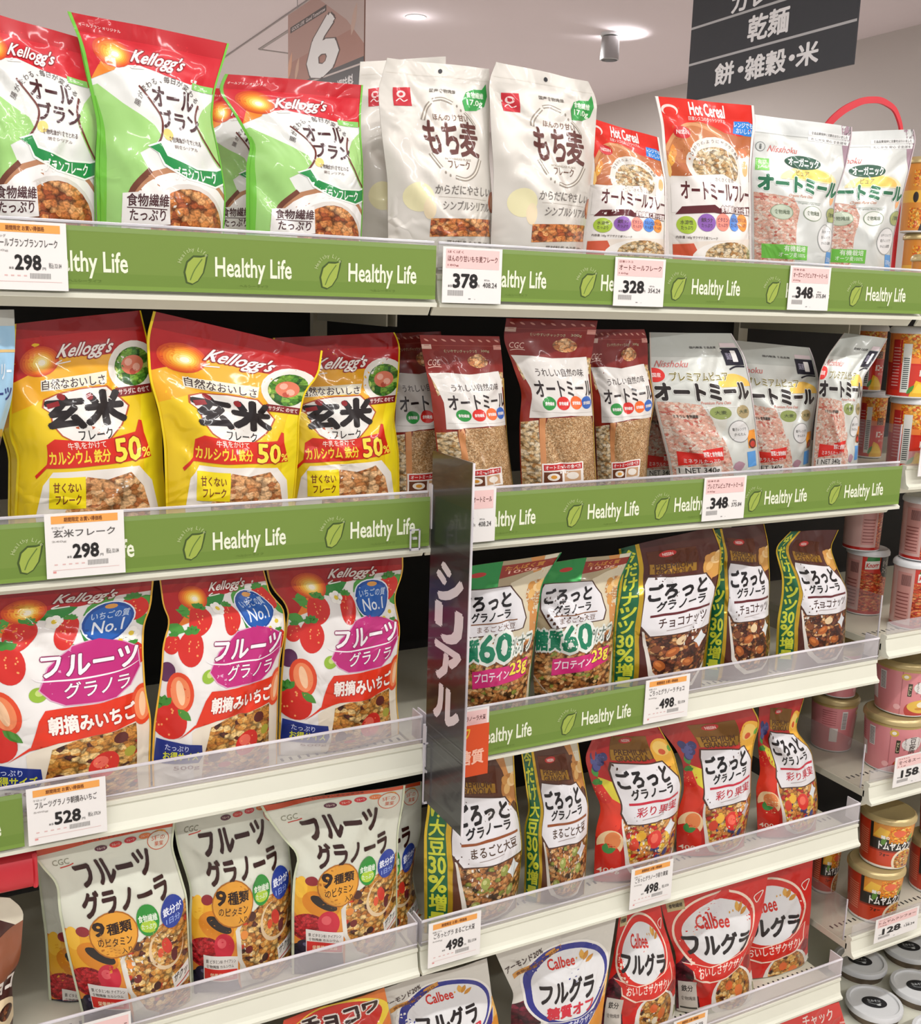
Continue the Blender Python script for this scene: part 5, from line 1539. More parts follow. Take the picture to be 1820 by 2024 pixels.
BAGS = [
    ('cereal_bag', 'bran', 0, 0.06, 0.06, [(-62, 425), (-62, 300), (-66, 150), (-75, 8)], [(188, 434), (187, 350), (190, 300), (196, 245), (175, 160), (156, 75)],
     'bran flakes bag with red top cut off by the left photo edge, top shelf', 'cereal bag', 'red topped green and white bran flake bags'),
    ('cereal_bag', 'bran', 0, 0.05, 0.045, [(193, 437), (190, 320), (194, 246), (178, 172), (160, 89), (133, 22)], [(441, 452), (445, 385), (436, 326), (427, 282), (417, 237), (424, 178), (453, 86)],
     'tallest bran flakes bag with its stiff red top leaning left, second on the top shelf', 'cereal bag', 'red topped green and white bran flake bags'),
    ('cereal_bag', 'bran', 0, 0.07, 0.07, [(487, 455), (487, 326), (497, 285), (462, 225), (430, 178), (445, 146)], [(713, 470), (716, 400), (716, 326), (712, 260), (712, 225), (718, 168)],
     'bran flakes bag below the hanging number 6 sign, shorter than its neighbours', 'cereal bag', 'red topped green and white bran flake bags'),
    ('cereal_bag', 'bran', 0, 0.16, 0.16, [(395, 452), (400, 330), (402, 175)], [(560, 455), (560, 330), (555, 175)],
     'shaded bran flakes bag standing behind the gap of the second and third', 'cereal bag', 'red topped green and white bran flake bags'),
    ('cereal_pouch', 'mochi', 0, 0.15, 0.15, [(705, 472), (700, 300), (712, 122)], [(880, 478), (880, 300), (880, 112)],
     'white pouch standing behind the left of the two front barley flake pouches', 'cereal pouch', 'white barley flake pouches'),
    ('cereal_pouch', 'mochi', 0, 0.06, 0.06, [(767, 475), (766, 356), (753, 253), (747, 179), (764, 115)], [(970, 484), (972, 386), (966, 312), (968, 200), (968, 136)],
     'white barley flake pouch standing directly above the 378 price card', 'cereal pouch', 'white barley flake pouches'),
    ('cereal_pouch', 'mochi', 0, 0.05, 0.05, [(972, 487), (972, 431), (976, 342), (970, 253), (966, 160), (982, 122)], [(1151, 493), (1162, 401), (1174, 297), (1180, 199), (1162, 161)],
     'white barley flake pouch next to the shorter red topped oat flakes', 'cereal pouch', 'white barley flake pouches'),
    ('cereal_bag', 'hot', 0, 0.06, 0.06, [(1152, 495), (1161, 421), (1171, 326), (1160, 232)], [(1313, 503), (1315, 362), (1306, 302), (1300, 272)],
     'shorter red topped oat flake bag above the 328 price card', 'cereal bag', 'red and white oat flake bags'),
    ('cereal_bag', 'hot', 0, 0.05, 0.05, [(1323, 504), (1318, 362), (1311, 314), (1306, 243), (1295, 190)], [(1481, 512), (1481, 338), (1491, 250), (1487, 209)],
     'taller red topped oat flake bag with full Hot Cereal lettering', 'cereal bag', 'red and white oat flake bags'),
    ('oatmeal_pouch', 'organic', 0, 0.055, 0.055, [(1486, 513), (1484, 338), (1490, 262), (1491, 226)], [(1639, 524), (1646, 445), (1649, 392), (1672, 326), (1682, 274), (1683, 251)],
     'silver organic oatmeal pouch with whole green lettering, top shelf', 'oatmeal pouch', 'silver organic oatmeal pouches'),
    ('oatmeal_pouch', 'organic', 0, 0.1, 0.1, [(1592, 521), (1594, 421), (1612, 350), (1614, 262)], [(1758, 529), (1760, 492), (1777, 409), (1796, 338), (1809, 274), (1803, 256)],
     'rightmost silver organic oatmeal pouch below the red arch, top shelf', 'oatmeal pouch', 'silver organic oatmeal pouches'),
    ('cereal_bag', 'blue', 1, 0.042, 0.042, [(-85, 1015), (-100, 872), (-110, 787), (-100, 612)], [(-22, 1012), (0, 872), (24, 787), (30, 675), (28, 612)],
     'light blue cereal bag cut off at the left edge of the second shelf', 'cereal bag', None),
    ('cereal_bag', 'genmai', 1, 0.075, 0.07, [(30, 1014), (36, 900), (18, 860), (22, 770), (25, 700), (28, 640)], [(328, 997), (321, 928), (318, 843), (304, 787), (293, 731), (293, 675), (277, 603)],
     'leftmost whole yellow brown rice flake bag, above a 298 price card', 'cereal bag', 'yellow brown rice flake bags'),
    ('cereal_bag', 'genmai', 1, 0.13, 0.13, [(17, 1014), (18, 900), (0, 840), (5, 700)], [(250, 1000), (250, 843), (250, 650)],
     'yellow flake bag whose edge shows behind the leftmost brown rice flakes', 'cereal bag', 'yellow brown rice flake bags'),
    ('cereal_bag', 'genmai', 1, 0.05, 0.045, [(329, 997), (325, 877), (315, 813), (294, 743), (289, 663), (302, 609)], [(580, 986), (588, 900), (590, 830), (602, 775), (630, 741), (637, 693)],
     'middle yellow brown rice flake bag, its red top flopping over the right neighbour', 'cereal bag', 'yellow brown rice flake bags'),
    ('cereal_bag', 'genmai', 1, 0.105, 0.105, [(548, 989), (540, 830), (532, 760), (540, 668)], [(788, 973), (787, 893), (777, 829), (787, 749), (791, 679), (780, 657)],
     'right yellow brown rice flake bag, partly covered by the middle one', 'cereal bag', 'yellow brown rice flake bags'),
    ('oatmeal_pouch', 'oat', 1, 0.15, 0.15, [(760, 974), (760, 800), (750, 660)], [(900, 968), (890, 800), (870, 655)],
     'shaded dark red oatmeal pouch behind the yellow bags and the black sign', 'oatmeal pouch', 'dark red oatmeal pouches'),
    ('oatmeal_pouch', 'oat', 1, 0.06, 0.06, [(869, 963), (866, 908), (860, 857), (852, 780), (838, 715), (828, 662)], [(1012, 958), (1001, 870), (996, 793), (993, 716), (988, 665)],
     'dark red oatmeal pouch standing just above the black category sign', 'oatmeal pouch', 'dark red oatmeal pouches'),
    ('oatmeal_pouch', 'oat', 1, 0.05, 0.05, [(1030, 958), (1027, 883), (1027, 831), (1032, 775), (1011, 716), (995, 662), (1002, 612)], [(1177, 951), (1173, 870), (1171, 805), (1165, 728), (1171, 690), (1181, 630)],
     'tallest dark red oatmeal pouch, reaching up to the shelf above', 'oatmeal pouch', 'dark red oatmeal pouches'),
    ('oatmeal_pouch', 'oat', 1, 0.06, 0.06, [(1180, 951), (1176, 844), (1166, 754), (1163, 703), (1172, 651)], [(1276, 941), (1281, 857), (1292, 793), (1280, 723), (1280, 672), (1274, 651)],
     'dark red oatmeal pouch next to the silver premium oatmeal', 'oatmeal pouch', 'dark red oatmeal pouches'),
    ('oatmeal_pouch', 'premium', 1, 0.15, 0.15, [(1262, 945), (1262, 800), (1262, 680)], [(1385, 938), (1385, 800), (1385, 670)],
     'shaded silver oatmeal pouch in the gap behind the front premium one', 'oatmeal pouch', 'silver premium oatmeal pouches'),
    ('oatmeal_pouch', 'premium', 1, 0.055, 0.055, [(1325, 941), (1320, 908), (1304, 844), (1292, 793), (1284, 728), (1284, 657)], [(1502, 931), (1500, 908), (1492, 831), (1482, 754), (1471, 703), (1446, 659)],
     'widest silver premium oatmeal pouch, next to the dark red oatmeal', 'oatmeal pouch', 'silver premium oatmeal pouches'),
    ('oatmeal_pouch', 'premium', 1, 0.1, 0.1, [(1470, 935), (1456, 831), (1442, 754), (1424, 670)], [(1599, 924), (1604, 844), (1615, 775), (1617, 744), (1606, 705), (1598, 687)],
     'silver premium oatmeal pouch set back between its two neighbours', 'oatmeal pouch', 'silver premium oatmeal pouches'),
    ('oatmeal_pouch', 'premium', 1, 0.05, 0.05, [(1604, 924), (1610, 844), (1617, 780), (1620, 736), (1635, 703), (1669, 658)], [(1694, 919), (1697, 857), (1701, 793), (1705, 744), (1723, 721), (1753, 669)],
     'narrow silver premium oatmeal pouch twisted at the top, beside the corn soup', 'oatmeal pouch', 'silver premium oatmeal pouches'),
    ('granola_bag', 'berry', 2, 0.055, 0.055, [(-45, 1556), (-50, 1400), (-60, 1300), (-50, 1140)], [(295, 1504), (298, 1421), (286, 1361), (282, 1286), (284, 1235), (298, 1195), (304, 1121)],
     'strawberry granola bag at the left edge above the 528 price card', 'granola bag', 'strawberry granola bags'),
    ('granola_bag', 'berry', 2, 0.055, 0.05, [(301, 1504), (304, 1436), (319, 1331), (322, 1271), (336, 1226), (322, 1195), (314, 1118)], [(546, 1460), (548, 1377), (551, 1307), (564, 1243), (560, 1195), (535, 1176), (519, 1108)],
     'middle one of the three strawberry granola bags', 'granola bag', 'strawberry granola bags'),
    ('granola_bag', 'berry', 2, 0.08, 0.075, [(551, 1462), (554, 1361), (560, 1281), (570, 1200), (532, 1157), (522, 1107)], [(787, 1428), (782, 1377), (783, 1313), (790, 1240), (778, 1180), (796, 1131), (795, 1095)],
     'strawberry granola bag at the right end, set slightly back', 'granola bag', 'strawberry granola bags'),
    ('granola_bag', 'sixty', 2, 0.055, 0.055, [(905, 1410), (897, 1300), (900, 1200), (893, 1125)], [(1044, 1385), (1047, 1335), (1054, 1277), (1062, 1214), (1072, 1151), (1110, 1092)],
     'green topped low sugar granola bag cut by the black category sign', 'granola bag', 'low sugar soybean granola bags'),
    ('granola_bag', 'sixty', 2, 0.065, 0.065, [(1058, 1383), (1054, 1340), (1059, 1277), (1060, 1226), (1072, 1163), (1082, 1112)], [(1208, 1352), (1213, 1239), (1223, 1151), (1250, 1092)],
     'green topped low sugar granola bag beside the chocolate nut granola', 'granola bag', 'low sugar soybean granola bags'),
    ('granola_bag', 'choco', 2, 0.055, 0.055, [(1208, 1352), (1210, 1287), (1213, 1228), (1228, 1130), (1222, 1085)], [(1388, 1316), (1397, 1257), (1405, 1198), (1420, 1145), (1426, 1085), (1408, 1040)],
     'widest chocolate nut granola bag with its whole white panel facing forward', 'granola bag', 'brown chocolate nut granola bags'),
    ('granola_bag', 'choco', 2, 0.07, 0.07, [(1390, 1317), (1400, 1228), (1405, 1168), (1412, 1100), (1405, 1048)], [(1520, 1295), (1520, 1257), (1518, 1213), (1520, 1139), (1518, 1076), (1509, 1035)],
     'creased chocolate nut granola bag between the other two', 'granola bag', 'brown chocolate nut granola bags'),
    ('granola_bag', 'choco', 2, 0.055, 0.055, [(1533, 1297), (1536, 1228), (1545, 1174), (1546, 1139), (1530, 1082), (1560, 1050)], [(1668, 1272), (1670, 1213), (1674, 1168), (1655, 1127), (1640, 1082), (1656, 1047)],
     'chocolate nut granola bag at the right end, standing apart', 'granola bag', 'brown chocolate nut granola bags'),
    ('granola_bag', 'cgc', 3, 0.13, 0.13, [(100, 2010), (90, 1850), (78, 1760), (70, 1690)], [(330, 1950), (330, 1800), (330, 1650)],
     'shaded pale granola bag whose left edge shows behind the leftmost fruit granola', 'granola bag', 'pale fruit granola bags'),
    ('granola_bag', 'cgc', 3, 0.05, 0.05, [(162, 1998), (132, 1877), (116, 1797), (112, 1745), (77, 1708), (62, 1680)], [(377, 1942), (372, 1850), (369, 1771), (354, 1718), (340, 1673), (346, 1625)],
     'leftmost pale fruit granola bag, below the 528 price card', 'granola bag', 'pale fruit granola bags'),
    ('granola_bag', 'cgc', 3, 0.065, 0.065, [(379, 1942), (374, 1816), (377, 1759), (369, 1730), (351, 1679), (341, 1612)], [(576, 1887), (576, 1730), (569, 1659), (560, 1570)],
     'pale fruit granola bag with its top right corner covered by a neighbour', 'granola bag', 'pale fruit granola bags'),
    ('granola_bag', 'cgc', 3, 0.045, 0.04, [(577, 1887), (577, 1787), (580, 1730), (590, 1690), (557, 1656), (526, 1613), (513, 1591)], [(783, 1832), (784, 1701), (786, 1644), (797, 1587), (800, 1551)],
     'pale fruit granola bag with its whole orange top edge in front', 'granola bag', 'pale fruit granola bags'),
    ('granola_bag', 'cgc', 3, 0.1, 0.1, [(650, 1870), (655, 1720), (650, 1590)], [(833, 1818), (826, 1787), (814, 1730), (823, 1673), (831, 1644), (833, 1544)],
     'pale fruit granola bag peeking out behind, beside the black category sign', 'granola bag', 'pale fruit granola bags'),
    ('granola_bag', 'soy', 3, 0.055, 0.055, [(839, 1820), (838, 1722), (838, 1645), (845, 1600), (850, 1500)], [(1020, 1770), (1025, 1735), (1031, 1671), (1025, 1620), (1018, 1568), (1015, 1475)],
     'wide soybean granola bag under the orange tab, green band at its left', 'granola bag', 'brown soybean granola bags'),
    ('granola_bag', 'soy', 3, 0.055, 0.055, [(1036, 1765), (1038, 1697), (1036, 1633), (1046, 1600), (1041, 1568), (1029, 1480)], [(1155, 1732), (1159, 1658), (1162, 1594), (1154, 1543), (1140, 1455)],
     'narrow soybean granola bag next to the red fruit granola', 'granola bag', 'brown soybean granola bags'),
    ('granola_bag', 'fruit', 3, 0.055, 0.055, [(1174, 1727), (1177, 1642), (1189, 1595), (1171, 1555), (1155, 1497), (1180, 1440)], [(1329, 1682), (1337, 1611), (1346, 1549), (1331, 1488), (1295, 1420)],
     'red fruit granola bag above the 498 card, blueberries at its shoulder', 'granola bag', 'red colourful fruit granola bags'),
    ('granola_bag', 'fruit', 3, 0.065, 0.06, [(1337, 1680), (1337, 1611), (1352, 1565), (1350, 1509), (1337, 1482), (1292, 1425)], [(1472, 1645), (1482, 1580), (1483, 1518), (1488, 1472), (1502, 1426), (1482, 1388)],
     'middle one of the three red fruit granola bags', 'granola bag', 'red colourful fruit granola bags'),
    ('granola_bag', 'fruit', 3, 0.055, 0.055, [(1497, 1637), (1494, 1552), (1503, 1528), (1498, 1472), (1500, 1385)], [(1614, 1610), (1615, 1580), (1611, 1534), (1602, 1482), (1571, 1442), (1590, 1372)],
     'rightmost red fruit granola bag, tilted towards the cup soups', 'granola bag', 'red colourful fruit granola bags'),
    ('cereal_bag', 'chocowa', 4, 0.05, 0.05, [(545, 2140), (550, 2080), (560, 2015)], [(790, 2080), (775, 2030), (760, 1953)],
     'orange chocolate ring cereal bag with outlined lettering on the bottom shelf', 'cereal bag', None),
    ('granola_bag', 'calbeeblue', 4, 0.065, 0.065, [(770, 2135), (765, 2050), (748, 1955)], [(990, 2060), (982, 2004), (971, 1965), (963, 1895)],
     'white granola bag with a blue ring next to the orange cereal', 'granola bag', 'white granola bags with a blue ring'),
    ('granola_bag', 'calbeeblue', 4, 0.055, 0.05, [(1009, 2090), (1010, 1991), (1016, 1965), (997, 1925), (977, 1880)], [(1185, 2045), (1195, 1965), (1206, 1885), (1219, 1812)],
     'white granola bag with a blue ring next to the red granola bags', 'granola bag', 'white granola bags with a blue ring'),
    ('granola_bag', 'calbeered', 4, 0.055, 0.055, [(1187, 2050), (1192, 1990), (1207, 1917), (1213, 1888), (1219, 1846), (1224, 1800)], [(1332, 2010), (1335, 1917), (1323, 1864), (1311, 1828), (1302, 1775)],
     'narrow red granola bag beside the blue ringed one', 'granola bag', 'red granola bags with an oval emblem'),
    ('granola_bag', 'calbeered', 4, 0.065, 0.06, [(1338, 2012), (1335, 1932), (1336, 1885), (1320, 1843), (1303, 1775)], [(1490, 1965), (1480, 1880), (1492, 1850), (1507, 1799), (1520, 1718)],
     'widest red granola bag with its whole oval emblem showing', 'granola bag', 'red granola bags with an oval emblem'),
    ('granola_bag', 'calbeered', 4, 0.105, 0.105, [(1432, 1968), (1428, 1900), (1424, 1843), (1418, 1745)], [(1590, 1928), (1596, 1911), (1596, 1858), (1602, 1799), (1605, 1698)],
     'red granola bag half covered, at the right end of its shelf', 'granola bag', 'red granola bags with an oval emblem'),
]
for i_, (n_, k_, s_, yb_, yt_, L_, R_, lb_, c_, g_) in enumerate(BAGS):
    right_ = L_[0][0] > 880 and k_ != 'mochi'
    # the pouches of the right bay are turned a little towards the joint of the bays
    pouch(n_, k_, s_, yb_, yt_, L_, R_, lb_, c_, g_, seed=11 + i_ * 7, D=.028 if right_ else .032, turn=.013 if right_ else 0.0)
# the brown bag and the rolled red pack at the lower left corner
pouch('cereal_bag', 'brown', 3, .06, .06, [(-120, 2060), (-120, 1900), (-120, 1770)], [(24, 2035), (26, 2008), (23, 1935), (40, 1890), (47, 1797), (20, 1775)],
      'brown chocolate cereal bag with dark hazelnut picture at the lower left corner', 'cereal bag', None, seed=5)
P0, Pe = at(-60, 1735, 1, .045), at(69, 1735, 1, .045)
rl = MB(); n_ = 20
rl.extrude_x([(.020 * math.cos(k * 2 * math.pi / n_), .0265 * math.sin(k * 2 * math.pi / n_)) for k in range(n_)], 0, Pe[0] - P0[0] - .003)
o = rl.build('snack_pack', 'red_plastic', loc=(P0[0], .045, P0[2]), smooth=True)
tag(o, 'shiny red rolled pack lying on the brown bag at the left photo edge', 'snack pack')
MB().box(Pe[0] - P0[0] - .004, Pe[0] - P0[0] + .003, -.016, .016, -.024, .024).build('end_seal', 'red_plastic', o, bevel=.004)

a = Art(.9); ARTS['red'] = (a, '#d0221c'); a.rect(0, -1, 101, -26, 101, '#d8261e'); a.rect(1, -1, 101, 84, 85.4, '#f0a89c')
a.T(2, '7つの雑穀', 30, 64, 70, 80, '#f2d8d0', .02); a.T(2, 'チャック', 58, 90, 88, 97, '#f2d8d0', .02); a.rect(1, -1, 101, 60, 61, '#a81812')
zl = SHELF_Z[4] - .32
shelf_board(XL, .9, zl, 'lowest white shelf board below the clear guarded bottom rows')
pouch('cereal_bag', 'red', 4, .035, .03, [(1440, 2290), (1470, 2150), (1478, 2036)], [(1600, 2240), (1660, 2120), (1678, 2050), (1656, 1979)],
      'plain red cereal bag at the very bottom under the last clear guard', 'cereal bag', None, seed=9, zdeck=zl + .0252, D=.012)

# ------------------------------------------------------------------ instant soups at the right
CX0, CX1 = .917, 1.85
for i, z in enumerate(CUP_Z):
    shelf_board(CX0, CX1, z, ['top', 'second', 'third', 'fourth', 'fifth', 'lowest'][i] + ' white shelf board of the instant soup bay at the right')
    if i > 0:
        g = empty('acrylic_tray', ((CX0 + CX1) / 2, .004, z)); L_ = g.location
        tag(g, 'clear tray edge around the soups on the %s shelf at the right' % ['', 'second', 'third', 'fourth', 'fifth', 'lowest'][i], 'shelf guard', 'clear trays holding the instant soups')
        MB().box(CX0 - L_.x, CX1 - L_.x, 0, .002, .043, .066).build('front_panel', 'acrylic', g)
        g2_ = MB().box(0, .0018, .024, .32, 0, .085).build('acrylic_divider', 'acrylic_panel', loc=(CX0, 0, z + .0247))
        tag(g2_, 'clear side divider left of the soups on the %s shelf' % ['', 'second', 'third', 'fourth', 'fifth', 'lowest'][i], 'shelf divider', 'clear side dividers')
        MB().box(0, .0022, .0225, .0245, 0, .086).build('front_edge', 'acrylic_edge', g2_)

CUPART = {}
a = Art(.42, 'gloss'); CUPART['corn'] = a
a.rect(0, -1, 101, -1, 101, '#cc3424'); a.rect(1, -1, 101, 52, 101, '#e8823c'); a.rect(1.3, 30, 62, 62, 101, mat='p_soup'); a.rect(1.5, -1, 101, 50, 53, '#c8281c')
a.T(3, 'コーン', 49, 60, 33, 43, '#f6ece0', .04); a.T(3, '濃厚', 46, 48.4, 33, 43, '#f6ece0', .03); a.rect(3, 46, 55, 54, 66, '#5c3420')
a.T(4, 'じっくり', 47, 54, 61, 65, '#e8c48c', .02); a.T(4, 'コトコト', 47, 54, 55, 59.5, '#e8c48c', .02)
a.T(3, 'Cream Soup', 44, 60, 74, 86, '#f2dcb0', .01, shear=.3, slope=4)
a.poly(2, [(40, 2), (44, 26), (50, 22), (58, 8), (58, -1), (40, -1)], '#e8b42c'); a.poly(2.4, [(42, 6), (46, 22), (52, 16), (56, 6)], '#f2cc44'); a.leaf(2.6, 38, 4, 8, 1.6, 50, '#4c8c34')
a.T(3, 'ポタージュ', 50, 59, 25, 30, '#f2d8c8', .01)
a.rect(2, 33, 39, 6, 84, '#e2e2da')
for i in range(16):
    a.rect(3, 34, 38, 12 + i * 3.2, 13.6 + i * 3.2, '#3a4a48')
a.rect(1.8, 24, 32, 10, 90, '#b82c28'); [a.rect(2.2, 25, 31, 16 + i * 5, 17.4 + i * 5, '#d8a49c') for i in range(13)]
a = Art(.42, 'gloss'); CUPART['knorr'] = a
a.rect(0, -1, 101, -1, 101, '#c8382c'); a.poly(1, [(36, 0), (62, 0), (62, 62), (52, 70), (36, 76)], mat='p_noodle'); a.rect(.8, -1, 36, -1, 101, '#c9a39c')
a.poly(2, [(38, 78), (50, 80), (50, 100), (40, 100)], '#2c7c3c'); a.rect(3, 38.5, 50, 78, 92, '#e9e6dc', slope=2); a.T(4, 'Knorr', 39.5, 49, 81, 89, '#c8281e', .03, slope=2, shear=.2)
a.poly(2, [(51, 100), (62, 100), (62, 62), (54, 66), (51, 78)], '#222420'); a.T(4, '食べる', 53, 60, 84, 94, '#d8d4c8', .01); a.T(4, 'スープ', 53, 60, 72, 82, '#d8d4c8', .01)
a.rect(1.4, -1, 101, -1, 5, '#b0241c')
a.rect(2, 22, 34, 10, 92, '#c48c84'); [a.rect(2.4, 23, 33, 14 + i * 6, 16 + i * 6, '#8c4c48') for i in range(8)]
for i in range(14):
    a.rect(2.6, 26 + i * .55, 26.3 + i * .55, 70, 88, '#5c3c3c')
a = Art(.36, 'gloss'); CUPART['tofu'] = a
a.rect(0, -1, 101, -1, 101, '#d8888c'); a.rect(1, -1, 101, 94, 101, '#b8a060'); a.rect(.8, 38.5, 39, 0, 95, '#b86c70')
a.ell(2, 52, 62, 7, 13 / .36 * .42, '#e4e0da', n=36); a.T(3, '豆', 49.6, 54, 60, 76, '#4c4440', .01); a.T(3, '腐', 49.6, 54, 42, 59, '#4c4440', .01); a.Tv(3, list('すうぷ'), 46.3, 47.8, 48, 76, '#5c5450', .0); a.Tv(3, list('しょうが'), 55.8, 57.2, 48, 76, '#8a5c58', .0)
a.ell(2, 40.5, 84, 2.4, 7, '#d8b44c', n=20); a.ell(2.3, 40.5, 84, 1.2, 3.6, '#f2ece0', n=16)
a.rect(2, 42, 44.2, 42, 70, '#3c3a2c'); a.Tv(3, list('だし'), 42.4, 43.8, 44, 66, '#d8cfa8', .02)
a.ell(1.6, 52, 12, 11, 26, '#b83c34', n=30, a0=150, a1=390); a.ell(2, 52, 20, 9.6, 15, '#e2b84c', n=30); a.ell(2.3, 53, 24, 5, 8, '#f0e4c4', n=20); a.ell(2.5, 50, 15, 3, 3, '#c98a34', n=12)
a.ell(2, 37, 16, 2, 6, '#e8b0b0', n=16); a.rect(2, 18, 24, 20, 50, '#e0dcd8'); a.rect(2, 26, 30, 48, 88, '#e0dcd8')
for i in range(12):
    a.rect(2.5, 26.4, 29.6, 50 + i * 3, 51.4 + i * 3, '#4c4444')
for i in range(7):
    a.rect(2.2, 12, 22, 56 + i * 5, 57.4 + i * 5, '#b05c60')
a = Art(.4, 'gloss'); CUPART['tomyum'] = a
a.rect(0, -1, 101, -1, 101, '#c84020'); a.rect(.8, 34, 70, 36, 101, '#24221c'); a.rect(1, 36, 68, 66, 101, '#d88c2c'); a.rect(1.2, 46, 60, 58, 96, mat='p_soup'); a.poly(1.3, [(36, 70), (40, 92), (46, 86), (44, 66)], '#e8b83c')
a.leaf(1.6, 42, 50, 9, 1.6, 80, '#5c8c34'); a.leaf(1.6, 58, 60, 9, 1.8, 60, '#6c9c3c'); a.ell(1.8, 52, 82, 4, 8, '#e0643c', n=20); a.rect(1.1, 34, 70, 36, 40, '#8c2c18')
a.T(3, 'トムヤムクン', 40, 62, 42, 60, '#f2f0ea', .04, slope=2, out='#1c1a18', ow=.1); a.T(3, '麺の', 41, 46, 66, 74, '#f2f0ea', .03); a.T(3, 'フォー', 41, 47, 26, 33, '#3c1c14', .04)
a.ell(2, 58, 16, 9, 30, '#e8d8bc', n=30); a.ell(2.4, 58.6, 16, 8, 26, mat='p_fruit'); a.rect(.9, -1, 34, -1, 101, '#c43a1e'); a.rect(1.3, -1, 101, -1, 3, '#efe9e0')
for i in range(12):
    a.rect(2, 25, 33, 20 + i * 5, 22 + i * 5, '#dc8c6c')
a = Art(.5, 'gloss'); CUPART['jar'] = a
a.rect(0, -1, 101, -1, 101, '#d88a2c'); a.rect(1, -1, 101, 42, 60, '#e6b03c'); a.rect(1.2, 28, 60, 4, 34, mat='p_soup'); a.rect(1.4, 30, 60, 66, 90, mat='p_soup')
a.poly(2, [(40, 0), (44, 18), (52, 20), (52, 0)], '#3a3430'); a.T(3, 'スープ', 44, 58, 46, 56, '#4c2414', .04); a.ell(2, 34, 50, 3, 8, '#2a201c', n=16)
a = Art(.3, 'gloss'); CUPART['bowl'] = a
a.rect(0, -1, 101, -1, 101, '#6a5644'); a.rect(1, 20, 70, -1, 60, mat='p_soup'); a.rect(1.2, 36, 52, 20, 80, '#c8402c'); a.T(2, '生みそ', 38, 50, 30, 60, '#f0e8dc', .03)


def cup(kind, px, yspan, Yc, zbase, label, group, cat='cup', name='soup_cup', taper=.86, lid='gold_lid', turn=0.0, h=None):
    (x0, x1), (yt, ybm) = px, yspan
    ym = (yt + ybm) / 2
    r0, r1 = ray(x0, ym)[:2], ray(x1, ym)[:2]
    r0, r1 = r0 / np.linalg.norm(r0), r1 / np.linalg.norm(r1)
    m = (r0 + r1) / 2; half = math.acos(min(1, float(r0 @ r1))) / 2
    m = m / np.linalg.norm(m)
    t = (Yc - CAM[1]) / m[1]
    cx, cy = CAM[0] + m[0] * t, Yc
    R = t * math.sin(half)
    xm = (x0 + x1) / 2
    d = ray(xm, yt)
    tt = (t - R * .5) / np.linalg.norm(d[:2])
    zt = CAM[2] + d[2] * tt
    H = h or max(.05, zt - zbase)
    root = empty(name, (cx, cy, zbase))
    tag(root, label, cat, group)
    rim = .006 if lid else .003
    n = 48
    art = CUPART[kind]
    xs = np.linspace(0, 100, n + 1); ys = np.array([0., 100.])
    c = art.cells(xs, ys)
    top = H - .012

    def place(xy, off):
        th = math.radians(-90 + turn) + (xy[:, 0] - 50) * math.radians(3.6)
        rr_ = (R - .003) * (taper + (1 - taper) * xy[:, 1] / 100) + off
        return np.stack([np.cos(th) * rr_, np.sin(th) * rr_, .003 + (top - .003) * xy[:, 1] / 100], 1), np.stack([np.cos(th), np.sin(th), np.zeros(len(th))], 1)
    g = np.array([[x, y] for y in (0, 100) for x in xs])
    V1, N1 = place(g, 0.0)
    i0 = np.arange(n)
    T1 = np.concatenate([np.stack([i0, i0 + 1, i0 + n + 2], 1), np.stack([i0, i0 + n + 2, i0 + n + 1], 1)])
    V2, N2 = place(c['xy'], (c['z'] + 2) * INK * .6)
    V = np.concatenate([V1, V2]); N = np.concatenate([N1, N2])
    C = np.concatenate([np.repeat([lin('#cccccc')], len(V1), 0), c['col']])
    UV = np.concatenate([g / 100 * [1, art.asp], c['xy'] / 100 * [1, art.asp]])
    T = np.concatenate([T1, c['tri'] + len(V1)])
    mi = np.concatenate([np.full(len(T1), MID['gloss']), c['mat']])
    fast_mesh('cup_body', V, T, mi, MATLIST, UV * 3, C, N, root)
    rb = (R - .003) * taper
    MB().lathe([(.001, .0), (rb - .002, 0), (rb + .0003, .001), (rb + .0003, .0032)]).build('base_rim', 'lid_frost', root, smooth=True)
    MB().lathe([(R - .004, top - .001), (R, top + .001), (R, top + .006), (R - .002, top + .010), (R - .005, top + .012), (R - .009, top + .0105), (.0008, top + .0105)]).build('lid', lid or 'lid_frost', root, smooth=True)
    return root


ztop = lambda i: CUP_Z[i] + .0252
gz = 'orange jars on the top right shelf'
cup('jar', (1783, 1850), (310, 425), .16, ztop(0) + .13, 'upper orange jar behind the rightmost organic oatmeal', gz, 'jar', 'soup_jar', .95, 'gold_lid')
cup('jar', (1783, 1850), (425, 530), .16, ztop(0), 'lower orange jar stacked under another, behind the rightmost organic oatmeal', gz, 'jar', 'soup_jar', .95, 'gold_lid', h=.13)
cup('jar', (1803, 1880), (425, 530), .05, ztop(0), 'orange jar nearest the rail at the right photo edge', gz, 'jar', 'soup_jar', .95, 'gold_lid', h=.085)
g1 = 'corn soup cups'
cup('corn', (1752, 1850), (778, 912), .07, ztop(1), 'lower corn soup cup with barcode, standing at the tray front', g1, lid='lid_frost', taper=.95, turn=-10, h=.128)
cup('corn', (1752, 1850), (640, 774), .07, ztop(1) + .128, 'upper corn soup cup with corn cob picture, touching the top shelf', g1, lid='lid_frost', taper=.95, turn=-10, h=.124)
cup('corn', (1690, 1752), (778, 912), .19, ztop(1), 'shaded corn soup cup behind the twisted oatmeal pouch', g1, lid='lid_frost', taper=.95, turn=-10, h=.128)
cup('corn', (1690, 1752), (640, 774), .19, ztop(1) + .128, 'shaded upper corn soup cup behind the twisted oatmeal pouch', g1, lid='lid_frost', taper=.95, turn=-10, h=.124)
g2 = 'red noodle soup cups'
